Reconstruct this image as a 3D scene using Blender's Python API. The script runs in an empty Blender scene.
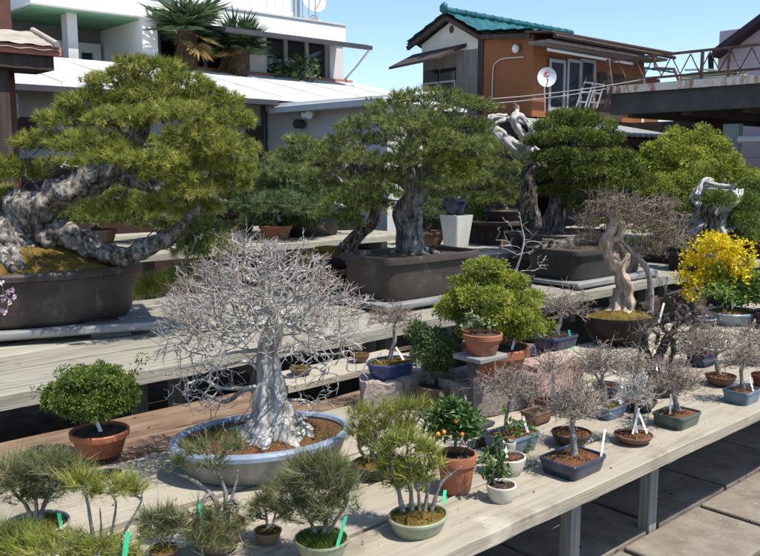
import bpy, math, random
import numpy as np
from mathutils import Vector, Matrix, noise

# ------------------------------------------------------------------ basics
S = bpy.context.scene
COL = S.collection
RNG = np.random.default_rng(7)
random.seed(7)
H = 1.55                      # eye height
F = 820.0                     # focal length in photo pixels (photo 760 x 556)
PITCH = math.atan(113 / F)
TH = math.radians(42.1)       # every bench, wall and eave of the yard runs along this direction
U = np.array([math.cos(TH), math.sin(TH), 0.0])
N = np.array([-math.sin(TH), math.cos(TH), 0.0])
EYE = np.array([0.0, 0.0, H])
R = math.radians


def ray(px, py):
    cx = (px - 380) / F
    cy = (278 - py) / F
    return np.array([cx, math.cos(PITCH) + cy * math.sin(PITCH), -math.sin(PITCH) + cy * math.cos(PITCH)])


def at_z(px, py, z):
    d = ray(px, py)
    return EYE + d * ((z - H) / d[2])


def at_y(px, py, y):
    d = ray(px, py)
    return EYE + d * (y / d[1])


def ab(p):
    return np.array([p @ U, p @ N, p[2]])


def at_b(px, py, b):          # on a vertical plane parallel to the benches; result in (a, b, z)
    d = ray(px, py)
    return ab(EYE + d * (b / (d @ N)))


def at_a(px, py, a):          # on a vertical plane across the benches
    d = ray(px, py)
    return ab(EYE + d * (a / (d @ U)))


def AB(a, b, z=0.0):
    return U * a + N * b + np.array([0, 0, z])


# ------------------------------------------------------------------ objects
def tag(o, label=None, cat=None, group=None, kind=None):
    if label: o['label'] = label
    if cat: o['category'] = cat
    if group: o['group'] = group
    if kind: o['kind'] = kind
    return o


def thing(name, label, cat, loc=(0, 0, 0), rotz=0.0, group=None):
    o = bpy.data.objects.new(name, None)
    o.empty_display_size = 0.1
    COL.objects.link(o)
    o.location = [float(x) for x in loc]
    o.rotation_euler = (0, 0, rotz)
    return tag(o, label, cat, group)


class MB:
    """collects geometry for ONE mesh object"""

    def __init__(self):
        self.v, self.q, self.t, self.tn, self.n = [], [], [], [], 0

    def add(self, v, quads=None, tris=None, tint=0.5):
        v = np.asarray(v, float).reshape(-1, 3)
        if quads is not None and len(quads): self.q.append(np.asarray(quads, int).reshape(-1, 4) + self.n)
        if tris is not None and len(tris): self.t.append(np.asarray(tris, int).reshape(-1, 3) + self.n)
        self.v.append(v)
        tn = np.asarray(tint, float)
        self.tn.append(np.full(len(v), float(tn)) if tn.ndim == 0 else tn)
        self.n += len(v)
        return self

    def build(self, name, mat, parent=None, smooth=True, bevel=0.0, angle=38, loc=None):
        me = bpy.data.meshes.new(name)
        if self.n:
            V = np.concatenate(self.v)
            qs = np.concatenate(self.q) if self.q else np.zeros((0, 4), int)
            ts = np.concatenate(self.t) if self.t else np.zeros((0, 3), int)
            me.vertices.add(len(V))
            me.vertices.foreach_set('co', V.ravel().astype(np.float32))
            li = np.concatenate([qs.ravel(), ts.ravel()]).astype(np.int32)
            me.loops.add(len(li))
            me.loops.foreach_set('vertex_index', li)
            me.polygons.add(len(qs) + len(ts))
            st = np.concatenate([np.arange(len(qs)) * 4, len(qs) * 4 + np.arange(len(ts)) * 3]).astype(np.int32)
            me.polygons.foreach_set('loop_start', st)
            me.update(calc_edges=True)
            at = me.attributes.new('tint', 'FLOAT', 'POINT')
            at.data.foreach_set('value', np.concatenate(self.tn).astype(np.float32))
            if smooth:
                me.polygons.foreach_set('use_smooth', np.ones(len(me.polygons), bool))
                if angle: me.set_sharp_from_angle(angle=R(angle))
        if not smooth:
            me.polygons.foreach_set('use_smooth', np.zeros(len(me.polygons), bool))
        me.materials.append(mat)
        o = bpy.data.objects.new(name, me)
        COL.objects.link(o)
        if parent is not None: o.parent = parent
        if loc is not None: o.location = [float(x) for x in loc]
        if bevel:
            m = o.modifiers.new('Bevel', 'BEVEL')
            m.width = bevel; m.segments = 2; m.limit_method = 'ANGLE'; m.angle_limit = R(40)
        return o

    # ---- shapes
    def box(self, c, s, rot=None, tint=0.5):
        x, y, z = np.asarray(s, float) / 2
        v = np.array([[-x, -y, -z], [x, -y, -z], [x, y, -z], [-x, y, -z], [-x, -y, z], [x, -y, z], [x, y, z], [-x, y, z]])
        if rot is not None: v = v @ np.asarray(rot).T
        return self.add(v + np.asarray(c, float), [[0, 3, 2, 1], [4, 5, 6, 7], [0, 1, 5, 4], [1, 2, 6, 5], [2, 3, 7, 6], [3, 0, 4, 7]], tint=tint)

    def span(self, lo, hi, tint=0.5):
        lo = np.asarray(lo, float); hi = np.asarray(hi, float)
        return self.box((lo + hi) / 2, np.abs(hi - lo), tint=tint)

    def bar(self, p0, p1, w, h, tint=0.5, up=(0, 0, 1)):
        p0 = np.asarray(p0, float); p1 = np.asarray(p1, float)
        d = p1 - p0; L = np.linalg.norm(d); x = d / L
        u = np.asarray(up, float)
        if abs(x @ u) > 0.98: u = np.array([0, 1.0, 0])
        y = np.cross(u, x); y /= np.linalg.norm(y); z = np.cross(x, y)
        return self.box((p0 + p1) / 2, (L, w, h), rot=np.stack([x, y, z], 1), tint=tint)

    def rings(self, rr, closed=True, cap0=False, cap1=False, tint=0.5):
        """rr: list of (n,3) rings joined in order"""
        n = len(rr[0]); m = len(rr)
        V = np.concatenate(rr)
        i = np.arange(n if closed else n - 1); j = (i + 1) % n
        q = np.concatenate([np.stack([k * n + i, k * n + j, (k + 1) * n + j, (k + 1) * n + i], 1) for k in range(m - 1)])
        tr = []
        ex = []
        if cap0:
            ex.append(rr[0].mean(0)); c = m * n + len(ex) - 1
            tr.append(np.stack([j, i, np.full_like(i, c)], 1))
        if cap1:
            ex.append(rr[-1].mean(0)); c = m * n + len(ex) - 1
            tr.append(np.stack([(m - 1) * n + i, (m - 1) * n + j, np.full_like(i, c)], 1))
        if ex: V = np.concatenate([V, np.array(ex)])
        if np.ndim(tint) == 1: tint = np.concatenate([np.repeat(tint, n), np.full(len(ex), 0.5)])
        return self.add(V, q, np.concatenate(tr) if tr else None, tint)

    def tube(self, path, rad, sides=8, cap=True, tint=0.5, rough=0.0, rs=12.0, seed=0.0, flute=None):
        P = np.asarray(path, float); n = len(P)
        r = np.broadcast_to(np.asarray(rad, float), (n,))
        T = np.gradient(P, axis=0); T /= np.linalg.norm(T, axis=1)[:, None] + 1e-9
        x = np.cross(T[0], [0.3, 1, 0.2]); x /= np.linalg.norm(x)
        an = np.linspace(0, 2 * math.pi, sides, endpoint=False)
        out = []
        for k in range(n):
            x = x - T[k] * (x @ T[k]); x /= np.linalg.norm(x) + 1e-9
            y = np.cross(T[k], x)
            rk = np.full(sides, r[k])
            if flute is not None:
                nl, am = flute
                tw_ = k * 0.05 + seed
                rk = rk * (1 + am[k] * (0.5 * np.cos(nl * an + tw_) + 0.38 * np.cos((nl + 3) * an - 1.7 * tw_ + 1) + 0.3 * np.cos((nl - 4) * an + 2.3)))
            if rough:
                for q_ in range(sides):
                    c = P[k] + (x * math.cos(an[q_]) + y * math.sin(an[q_])) * r[k]
                    rk[q_] *= 1 + rough * noise.noise(Vector((c[0] * rs + seed, c[1] * rs, c[2] * rs * 0.6))) * 1.6
            out.append(P[k] + np.outer(np.cos(an) * rk, x) + np.outer(np.sin(an) * rk, y))
        return self.rings(out, cap0=cap, cap1=cap, tint=tint)

    def segs(self, P0, P1, R0, R1, sides=4, tint=0.5):
        """many straight tapered twigs at once"""
        P0 = np.asarray(P0, float).reshape(-1, 3); P1 = np.asarray(P1, float).reshape(-1, 3)
        m = len(P0)
        if not m: return self
        D = P1 - P0; D /= np.linalg.norm(D, axis=1)[:, None] + 1e-9
        a = np.where(np.abs(D[:, 2:3]) > 0.9, np.array([[1.0, 0, 0]]), np.array([[0, 0, 1.0]]))
        X = np.cross(D, a); X /= np.linalg.norm(X, axis=1)[:, None] + 1e-9
        Y = np.cross(D, X)
        an = np.linspace(0, 2 * math.pi, sides, endpoint=False)
        ca, sa = np.cos(an)[None, :, None], np.sin(an)[None, :, None]
        o = X[:, None, :] * ca + Y[:, None, :] * sa
        R0 = np.broadcast_to(np.asarray(R0, float), (m,)); R1 = np.broadcast_to(np.asarray(R1, float), (m,))
        A = P0[:, None, :] + o * R0[:, None, None]
        B = P1[:, None, :] + o * R1[:, None, None]
        V = np.concatenate([A, B], 1).reshape(-1, 3)
        i = np.arange(sides); j = (i + 1) % sides
        q = np.stack([i, j, j + sides, i + sides], 1)
        Q = (q[None] + (np.arange(m) * 2 * sides)[:, None, None]).reshape(-1, 4)
        tn = np.asarray(tint, float)
        if tn.ndim: tn = np.repeat(tn, 2 * sides)
        return self.add(V, Q, tint=tn)

    def blades(self, P, D, L, w, tint=0.5, rng=RNG):
        """thin triangular needles"""
        P = np.asarray(P, float).reshape(-1, 3); D = np.asarray(D, float).reshape(-1, 3)
        m = len(P)
        D = D / (np.linalg.norm(D, axis=1)[:, None] + 1e-9)
        X = np.cross(D, rng.normal(size=(m, 3))); X /= np.linalg.norm(X, axis=1)[:, None] + 1e-9
        L = np.broadcast_to(np.asarray(L, float), (m,))[:, None]
        w = np.broadcast_to(np.asarray(w, float), (m,))[:, None]
        V = np.stack([P - X * w / 2, P + X * w / 2, P + D * L], 1).reshape(-1, 3)
        tn = np.asarray(tint, float)
        if tn.ndim: tn = np.repeat(tn, 3)
        return self.add(V, tris=np.arange(3 * m).reshape(-1, 3), tint=tn)

    def leaves(self, P, D, L, w, tint=0.5, rng=RNG, fold=0.25):
        """pointed leaves folded along the midrib"""
        P = np.asarray(P, float).reshape(-1, 3); D = np.asarray(D, float).reshape(-1, 3)
        m = len(P)
        D = D / (np.linalg.norm(D, axis=1)[:, None] + 1e-9)
        X = np.cross(D, rng.normal(size=(m, 3))); X /= np.linalg.norm(X, axis=1)[:, None] + 1e-9
        Z = np.cross(X, D); Z *= np.sign(Z[:, 2:3] + 1e-6)
        L = np.broadcast_to(np.asarray(L, float), (m,))[:, None]
        w = np.broadcast_to(np.asarray(w, float), (m,))[:, None]
        mid = P + D * L * 0.45
        up = Z * w * fold
        V = np.stack([P, mid - X * w / 2 + up, P + D * L - Z * L * 0.12, mid + X * w / 2 + up, mid], 1).reshape(-1, 3)
        f = np.array([[0, 4, 1], [1, 4, 2], [0, 3, 4], [4, 3, 2]])
        T = (f[None] + (np.arange(m) * 5)[:, None, None]).reshape(-1, 3)
        tn = np.asarray(tint, float)
        if tn.ndim: tn = np.repeat(tn, 5)
        return self.add(V, tris=T, tint=tn)

    def extrude(self, poly, h0, h1, tint=0.5):
        """convex polygon [(x, y)] raised from z=h0 to h1"""
        P = np.asarray(poly, float)
        a = np.c_[P, np.full(len(P), h0)]; b = np.c_[P, np.full(len(P), h1)]
        return self.rings([a, b], cap0=True, cap1=True, tint=tint)

    def prism(self, poly, x0, x1, tint=0.5):
        """convex polygon [(y, z)] swept along x"""
        P = np.asarray(poly, float)
        a = np.c_[np.full(len(P), x0), P]; b = np.c_[np.full(len(P), x1), P]
        return self.rings([a, b], cap0=True, cap1=True, tint=tint)

    def lump(self, c, rad, amp=0.2, fs=6.0, seed=0.0, nu=20, nv=12, tint=0.5, zmin=None):
        c = np.asarray(c, float); rr = []
        for k in range(nv + 1):
            ph = math.pi * (k + 0.02) / (nv + 0.04) - math.pi / 2
            ring = []
            for j in range(nu):
                t = 2 * math.pi * j / nu
                d = np.array([math.cos(ph) * math.cos(t), math.cos(ph) * math.sin(t), math.sin(ph)])
                s = 1 + amp * noise.noise(Vector(d * fs * 0.3 + np.array([seed, seed * 0.7, 0]))) * 1.8 + amp * 0.4 * noise.noise(Vector(d * fs + np.array([seed, 0, 3])))
                p = c + d * np.asarray(rad) * s
                if zmin is not None: p[2] = max(p[2], zmin)
                ring.append(p)
            rr.append(np.array(ring))
        return self.rings(rr, cap0=True, cap1=True, tint=tint)


def spline(pts, n=8):
    P = np.asarray(pts, float)
    if len(P) < 3:
        t = np.linspace(0, 1, n * 2)[:, None]
        return P[0] * (1 - t) + P[-1] * t
    E = np.concatenate([[2 * P[0] - P[1]], P, [2 * P[-1] - P[-2]]])
    out = []
    for i in range(1, len(E) - 2):
        for k in range(n):
            t = k / n
            a, b, c, d = E[i - 1], E[i], E[i + 1], E[i + 2]
            out.append(0.5 * ((2 * b) + (-a + c) * t + (2 * a - 5 * b + 4 * c - d) * t * t + (-a + 3 * b - 3 * c + d) * t ** 3))
    out.append(E[-2])
    return np.array(out)


# ------------------------------------------------------------------ materials
def _nt(name):
    m = bpy.data.materials.new(name)
    m.use_nodes = True
    nt = m.node_tree
    nt.nodes.clear()
    o = nt.nodes.new('ShaderNodeOutputMaterial')
    b = nt.nodes.new('ShaderNodeBsdfPrincipled')
    nt.links.new(b.outputs[0], o.inputs[0])
    return m, nt, b, o


def ramp(nt, fac, cols, lo=0.3, hi=0.7):
    r = nt.nodes.new('ShaderNodeValToRGB')
    e = r.color_ramp.elements
    while len(e) < len(cols): e.new(0.5)
    for i, c in enumerate(cols):
        e[i].position = lo + (hi - lo) * i / max(1, len(cols) - 1)
        e[i].color = (*c, 1)
    nt.links.new(fac, r.inputs[0])
    return r.outputs[0]


def mat(name, cols, scale=(1, 1, 1), ns=6.0, rough=0.75, bump=0.3, bs=40.0, bscale=None, spec=0.3, metal=0.0, lo=0.3, hi=0.7,
        tint=0.0, detail=8.0, spots=None, coat=0.0, dist=0.01, rrange=0.0):
    m, nt, b, o = _nt(name)
    L = nt.links.new
    tc = nt.nodes.new('ShaderNodeTexCoord')
    src = tc.outputs['Object']
    at = nt.nodes.new('ShaderNodeAttribute'); at.attribute_name = 'tint'
    mp = nt.nodes.new('ShaderNodeMapping'); mp.inputs['Scale'].default_value = scale
    L(src, mp.inputs[0])
    if tint:
        mu = nt.nodes.new('ShaderNodeMath'); mu.operation = 'MULTIPLY'; mu.inputs[1].default_value = 53.0
        L(at.outputs['Fac'], mu.inputs[0]); L(mu.outputs[0], mp.inputs['Location'])
    n1 = nt.nodes.new('ShaderNodeTexNoise'); n1.inputs['Scale'].default_value = ns; n1.inputs['Detail'].default_value = detail
    n1.inputs['Roughness'].default_value = 0.62
    L(mp.outputs[0], n1.inputs[0])
    col = ramp(nt, n1.outputs[0], cols, lo, hi)
    if tint:      # plank to plank (or stone to stone) difference
        hs = nt.nodes.new('ShaderNodeHueSaturation')
        mr = nt.nodes.new('ShaderNodeMapRange'); mr.inputs[3].default_value = 1 - tint; mr.inputs[4].default_value = 1 + tint
        L(at.outputs['Fac'], mr.inputs[0]); L(mr.outputs[0], hs.inputs['Value']); L(col, hs.inputs['Color'])
        col = hs.outputs[0]
    if spots:     # (colour, scale, threshold): stains or lichen with a shape of their own
        for sc, ss, th in spots:
            n3 = nt.nodes.new('ShaderNodeTexNoise'); n3.inputs['Scale'].default_value = ss; n3.inputs['Detail'].default_value = 5
            n3.inputs['Roughness'].default_value = 0.65
            L(src, n3.inputs[0])
            f = nt.nodes.new('ShaderNodeMapRange'); f.inputs[1].default_value = th; f.inputs[2].default_value = th + 0.09
            L(n3.outputs[0], f.inputs[0])
            mx = nt.nodes.new('ShaderNodeMix'); mx.data_type = 'RGBA'
            L(f.outputs[0], mx.inputs[0]); L(col, mx.inputs[6]); mx.inputs[7].default_value = (*sc, 1)
            col = mx.outputs[2]
    L(col, b.inputs['Base Color'])
    b.inputs['Roughness'].default_value = rough
    b.inputs['Specular IOR Level'].default_value = spec
    b.inputs['Metallic'].default_value = metal
    if coat: b.inputs['Coat Weight'].default_value = coat; b.inputs['Coat Roughness'].default_value = 0.15
    if rrange:
        mr = nt.nodes.new('ShaderNodeMapRange'); mr.inputs[3].default_value = rough - rrange; mr.inputs[4].default_value = rough + rrange
        L(n1.outputs[0], mr.inputs[0]); L(mr.outputs[0], b.inputs['Roughness'])
    if bump:
        mp2 = nt.nodes.new('ShaderNodeMapping'); mp2.inputs['Scale'].default_value = bscale or scale
        L(src, mp2.inputs[0])
        n2 = nt.nodes.new('ShaderNodeTexNoise'); n2.inputs['Scale'].default_value = bs; n2.inputs['Detail'].default_value = 6
        L(mp2.outputs[0], n2.inputs[0])
        bp = nt.nodes.new('ShaderNodeBump'); bp.inputs['Strength'].default_value = bump; bp.inputs['Distance'].default_value = dist
        L(n2.outputs[0], bp.inputs['Height']); L(bp.outputs[0], b.inputs['Normal'])
    return m


def leaf(name, cols, trans=0.32, rough=0.5, spec=0.25, gain=1.35):
    cols = [tuple(min(0.85, v * gain) for v in c) for c in cols]
    m, nt, b, o = _nt(name)
    L = nt.links.new
    at = nt.nodes.new('ShaderNodeAttribute'); at.attribute_name = 'tint'
    col = ramp(nt, at.outputs['Fac'], cols, 0.0, 1.0)
    L(col, b.inputs['Base Color'])
    b.inputs['Roughness'].default_value = rough
    b.inputs['Specular IOR Level'].default_value = spec
    t = nt.nodes.new('ShaderNodeBsdfTranslucent')
    L(col, t.inputs[0])
    mx = nt.nodes.new('ShaderNodeMixShader'); mx.inputs[0].default_value = trans
    L(b.outputs[0], mx.inputs[1]); L(t.outputs[0], mx.inputs[2]); L(mx.outputs[0], o.inputs[0])
    return m


def plain(name, c, rough=0.6, metal=0.0, spec=0.4, var=0.12, ns=5.0, bump=0.08, bs=60):
    c = np.array(c)
    return mat(name, [tuple(c * (1 - var)), tuple(np.minimum(c * (1 + var), 0.95))], ns=ns, rough=rough, metal=metal, spec=spec, bump=bump, bs=bs)


WOOD = mat('weathered wood', [(0.24, 0.21, 0.16), (0.315, 0.28, 0.217), (0.365, 0.325, 0.255), (0.285, 0.252, 0.195)], scale=(1, 13, 13), ns=2.4, rough=0.9, bump=0.28, bs=3.0,
           bscale=(1.5, 45, 45), tint=0.10, spec=0.15, lo=0.28, hi=0.72, spots=[((0.24, 0.205, 0.16), 2.6, 0.56), ((0.44, 0.40, 0.325), 3.5, 0.6), ((0.19, 0.155, 0.115), 11.0, 0.66), ((0.16, 0.14, 0.105), 40.0, 0.70)])
WOODG = mat('grey old wood', [(0.15, 0.14, 0.11), (0.25, 0.235, 0.19), (0.33, 0.31, 0.255), (0.19, 0.18, 0.145)], scale=(1, 16, 16), ns=2.2, rough=0.9, bump=0.4, bs=3.0,
            bscale=(1.5, 45, 45), tint=0.18, spec=0.12, lo=0.28, hi=0.72, spots=[((0.09, 0.085, 0.07), 4.0, 0.62), ((0.2, 0.22, 0.14), 3.0, 0.66)])
WOODB = mat('soil stained wood', [(0.09, 0.058, 0.037), (0.185, 0.125, 0.082), (0.25, 0.18, 0.125)], scale=(1.2, 5, 5), ns=3.0, rough=0.92, bump=0.5, bs=5.0,
            bscale=(1.5, 30, 30), tint=0.1, spec=0.1, spots=[((0.22, 0.175, 0.13), 9.0, 0.62), ((0.05, 0.035, 0.025), 6.0, 0.64)])
LEGW = mat('grey leg wood', [(0.16, 0.155, 0.14), (0.32, 0.31, 0.28)], scale=(18, 18, 1), ns=2.0, rough=0.9, bump=0.4, bs=4, bscale=(30, 30, 1))
SLATE = mat('grey stand wood', [(0.13, 0.135, 0.13), (0.22, 0.225, 0.215), (0.30, 0.30, 0.28)], scale=(1, 14, 14), ns=3, rough=0.75, bump=0.3, bs=4, bscale=(1, 30, 30), spots=[((0.06, 0.06, 0.055), 5, 0.62)])
SLAB = mat('concrete slab', [(0.13, 0.11, 0.085), (0.205, 0.175, 0.14), (0.27, 0.235, 0.19)], ns=7, rough=0.92, bump=0.5, bs=90, tint=0.10, spots=[((0.11, 0.095, 0.075), 3.0, 0.6), ((0.4, 0.37, 0.32), 60.0, 0.63)], dist=0.004)
DIRT = mat('bare earth', [(0.035, 0.027, 0.02), (0.075, 0.058, 0.042), (0.12, 0.095, 0.07)], ns=9, rough=0.95, bump=0.8, bs=40)
SOIL = mat('red granular soil', [(0.05, 0.022, 0.012), (0.14, 0.065, 0.034), (0.23, 0.12, 0.065)], ns=130, rough=0.95, bump=1.0, bs=220, spec=0.1, detail=3, spots=[((0.06, 0.04, 0.025), 22, 0.58)], dist=0.006)
SOILD = mat('dark granular soil', [(0.025, 0.018, 0.013), (0.075, 0.055, 0.04), (0.15, 0.115, 0.085)], ns=120, rough=0.95, bump=1.0, bs=200, spec=0.1, detail=3, dist=0.006)
MOSSY = mat('mossy soil', [(0.045, 0.03, 0.013), (0.12, 0.075, 0.022), (0.17, 0.12, 0.03), (0.09, 0.095, 0.025)], ns=22, rough=0.95, bump=1.0, bs=160, spec=0.05, dist=0.006)
BROWNPOT = mat('unglazed brown clay', [(0.034, 0.026, 0.022), (0.055, 0.042, 0.036), (0.072, 0.057, 0.049)], scale=(1, 1, 1.8), ns=5, rough=0.5, bump=0.25, bs=70, spec=0.4, rrange=.12, spots=[((0.11, 0.095, 0.082), 5, 0.6), ((0.15, 0.14, 0.125), 26, 0.66)])
DARKPOT = mat('dark unglazed clay', [(0.022, 0.02, 0.019), (0.045, 0.042, 0.04)], ns=6, rough=0.5, bump=0.1, bs=60, spec=0.35, spots=[((0.08, 0.075, 0.07), 8, 0.66)])
TERRA = mat('terracotta', [(0.24, 0.085, 0.045), (0.33, 0.125, 0.065), (0.39, 0.17, 0.10)], ns=7, rough=0.75, bump=0.15, bs=70, spec=0.25, spots=[((0.42, 0.25, 0.18), 7, 0.58), ((0.16, 0.06, 0.035), 5, 0.6), ((0.5, 0.4, 0.33), 30, 0.68)])
ORANGEPOT = mat('orange plastic clay pot', [(0.30, 0.10, 0.045), (0.39, 0.145, 0.07)], ns=5, rough=0.55, bump=0.1, bs=50, spec=0.35, spots=[((0.2, 0.085, 0.05), 6, 0.58), ((0.42, 0.24, 0.15), 22, 0.66)])
BLACKPOT = mat('matt black clay', [(0.007, 0.0068, 0.0065), (0.014, 0.0135, 0.013)], ns=6, rough=0.5, bump=0.15, bs=60, spec=0.22, spots=[((0.06, 0.055, 0.05), 6, 0.66)])
REDPOT = mat('dark red clay', [(0.12, 0.03, 0.022), (0.19, 0.055, 0.04)], ns=7, rough=0.6, bump=0.1, spec=0.3)
BLUEGREY = mat('blue grey glaze', [(0.10, 0.13, 0.17), (0.20, 0.245, 0.30), (0.34, 0.39, 0.45)], ns=9, rough=0.28, bump=0.1, bs=40, spec=0.5, spots=[((0.055, 0.06, 0.06), 6, 0.6), ((0.45, 0.48, 0.5), 18, 0.66)], rrange=0.1)
PALEBLUE = mat('pale blue rim glaze', [(0.13, 0.18, 0.26), (0.22, 0.28, 0.37), (0.32, 0.38, 0.46)], ns=12, rough=0.3, bump=0.1, spec=0.5, spots=[((0.12, 0.13, 0.14), 16, 0.62)])
GREYGLAZE = mat('grey green crackled glaze', [(0.10, 0.11, 0.105), (0.19, 0.20, 0.19), (0.27, 0.275, 0.26)], scale=(1, 1, 0.25), ns=16, rough=0.4, bump=0.15, spec=0.4, spots=[((0.06, 0.06, 0.055), 9, 0.6)])
NAVY = mat('navy glaze', [(0.012, 0.017, 0.036), (0.027, 0.037, 0.075), (0.065, 0.08, 0.125)], ns=10, rough=0.25, bump=0.08, spec=0.5, spots=[((0.10, 0.11, 0.13), 25, 0.66)], rrange=0.1)
COBALT = mat('cobalt glaze', [(0.013, 0.026, 0.09), (0.024, 0.046, 0.15), (0.055, 0.085, 0.21)], ns=10, rough=0.25, bump=0.08, spec=0.5, spots=[((0.2, 0.2, 0.2), 20, 0.66)])
TEALBLUE = mat('slate blue glaze', [(0.06, 0.10, 0.14), (0.10, 0.155, 0.21), (0.17, 0.23, 0.28)], ns=12, rough=0.32, bump=0.08, spec=0.45, spots=[((0.05, 0.06, 0.07), 14, 0.62)])
GREENGLAZE = mat('dark green glaze', [(0.03, 0.05, 0.042), (0.06, 0.09, 0.075), (0.11, 0.145, 0.12)], ns=12, rough=0.3, bump=0.08, spec=0.45, spots=[((0.03, 0.035, 0.03), 12, 0.62)])
CELADON = mat('celadon glaze', [(0.17, 0.19, 0.125), (0.26, 0.285, 0.19), (0.34, 0.36, 0.25)], ns=10, rough=0.35, bump=0.08, spec=0.45, spots=[((0.12, 0.11, 0.07), 10, 0.62)])
CREAM = mat('cream glaze', [(0.36, 0.33, 0.26), (0.52, 0.48, 0.39), (0.6, 0.57, 0.48)], ns=9, rough=0.45, bump=0.1, spec=0.4, spots=[((0.25, 0.2, 0.13), 9, 0.63)])
SANDPOT = mat('sandy brown clay', [(0.17, 0.12, 0.08), (0.26, 0.19, 0.13)], ns=9, rough=0.7, bump=0.2, bs=60, spots=[((0.1, 0.07, 0.045), 9, 0.62)])
LIPBROWN = mat('reddish brown clay', [(0.11, 0.06, 0.042), (0.18, 0.105, 0.075)], ns=9, rough=0.6, bump=0.15, bs=60, spots=[((0.24, 0.17, 0.13), 14, 0.66)])
PURPLE = mat('plum glaze', [(0.06, 0.025, 0.04), (0.1, 0.045, 0.065)], ns=9, rough=0.4, bump=0.05)
WHITEPOT = mat('chalky white planter', [(0.42, 0.41, 0.38), (0.62, 0.61, 0.57)], scale=(5, 5, 0.6), ns=5, rough=0.7, bump=0.15, bs=40, spots=[((0.3, 0.28, 0.23), 8, 0.62)])
STONE = mat('pinkish tuff stone', [(0.19, 0.155, 0.135), (0.32, 0.265, 0.235), (0.43, 0.37, 0.33)], ns=16, rough=0.95, bump=0.9, bs=45, tint=0.08, spots=[((0.1, 0.085, 0.07), 9, 0.6)], dist=0.012)
BLOCK = mat('brown grained block', [(0.10, 0.085, 0.075), (0.20, 0.165, 0.145), (0.29, 0.25, 0.22)], ns=70, rough=0.95, bump=0.7, bs=120, detail=3, spots=[((0.07, 0.055, 0.045), 7, 0.6)], dist=0.005)
PINKBLOCK = mat('pink concrete block', [(0.26, 0.16, 0.14), (0.37, 0.25, 0.225), (0.44, 0.33, 0.30)], ns=22, rough=0.93, bump=0.5, bs=90, spots=[((0.42, 0.38, 0.35), 10, 0.58)], dist=0.005)
TAGW = plain('white plastic tag', (0.78, 0.78, 0.76), rough=0.4, var=0.03)
TAGG = plain('green plastic tag', (0.05, 0.50, 0.25), rough=0.4, var=0.06)
BARKP = mat('flaky pine bark', [(0.035, 0.029, 0.024), (0.125, 0.11, 0.096), (0.235, 0.215, 0.195), (0.40, 0.38, 0.355)], scale=(1, 1, 0.6), ns=34, rough=0.9, bump=1.0, bs=30, bscale=(1, 1, .5), spec=0.12, lo=.36, hi=.66, detail=10, dist=0.02,
            spots=[((0.50, 0.485, 0.46), 15, 0.6), ((0.03, 0.025, 0.02), 24, 0.57), ((0.16, 0.125, 0.09), 7, 0.62)])
BARKC = mat('grey pine bark', [(0.03, 0.026, 0.022), (0.11, 0.098, 0.086), (0.21, 0.19, 0.17), (0.36, 0.34, 0.315)], scale=(1, 1, 0.3), ns=34, rough=0.9, bump=1.0, bs=30, bscale=(1, 1, .3), spec=0.12, lo=.36, hi=.66, detail=10, dist=0.02,
            spots=[((0.45, 0.435, 0.41), 12, 0.61), ((0.03, 0.025, 0.02), 20, 0.58)])
BARKD = mat('dark flaky bark', [(0.018, 0.014, 0.011), (0.06, 0.05, 0.041), (0.12, 0.105, 0.09), (0.20, 0.18, 0.16)], scale=(1, 1, 0.35), ns=36, rough=0.9, bump=1.0, bs=32, bscale=(1, 1, .35), spec=0.12, lo=.36, hi=.66, detail=10, dist=0.015,
            spots=[((0.24, 0.225, 0.20), 14, 0.63), ((0.02, 0.016, 0.013), 22, 0.58)])
BARKW = mat('pale trident bark', [(0.10, 0.09, 0.078), (0.28, 0.265, 0.24), (0.44, 0.425, 0.395), (0.34, 0.325, 0.295)], scale=(1, 1, 0.22), ns=30, rough=0.88, bump=1.0, bs=40, bscale=(1, 1, 0.2), spec=0.12, dist=.014, spots=[((0.15, 0.135, 0.115), 20, 0.585), ((0.56, 0.55, 0.52), 26, 0.6)])
BARKT = mat('tan polished bark', [(0.20, 0.13, 0.085), (0.40, 0.30, 0.215), (0.58, 0.48, 0.39)], scale=(1, 1, 0.35), ns=26, rough=0.75, bump=0.9, bs=34, bscale=(1, 1, .35), spots=[((0.2, 0.17, 0.14), 12, 0.62)])
BARKG = mat('grey smooth bark', [(0.10, 0.092, 0.085), (0.20, 0.185, 0.17), (0.32, 0.305, 0.29)], ns=35, rough=0.85, bump=0.5, bs=60)
DEADW = mat('bleached deadwood', [(0.22, 0.205, 0.185), (0.40, 0.38, 0.35), (0.54, 0.52, 0.485)], scale=(1, 1, 0.5), ns=14, rough=0.8, bump=1.0, bs=30, bscale=(1, 1, 0.3), spots=[((0.15, 0.135, 0.12), 9, 0.56), ((0.36, 0.34, 0.31), 24, 0.56)])
TWIGW = mat('silver twig bark', [(0.20, 0.18, 0.165), (0.34, 0.315, 0.295), (0.46, 0.44, 0.415)], ns=20, rough=0.8, bump=0)
TWIGG = mat('grey twig bark', [(0.13, 0.10, 0.074), (0.26, 0.21, 0.163), (0.40, 0.345, 0.285)], ns=25, rough=0.85, bump=0)
TWIGR = mat('reddish twig bark', [(0.12, 0.08, 0.06), (0.235, 0.17, 0.135), (0.34, 0.265, 0.22)], ns=25, rough=0.85, bump=0)
TWIGB = mat('brown twig bark', [(0.075, 0.055, 0.04), (0.165, 0.13, 0.10), (0.26, 0.21, 0.165)], ns=25, rough=0.85, bump=0)
PINEY = leaf('yellow green pine needles', [(0.06, 0.085, 0.016), (0.135, 0.162, 0.03), (0.225, 0.245, 0.048), (0.37, 0.345, 0.08)])
PINEM = leaf('mid green pine needles', [(0.05, 0.07, 0.02), (0.10, 0.13, 0.034), (0.165, 0.195, 0.052), (0.25, 0.26, 0.085)])
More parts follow.
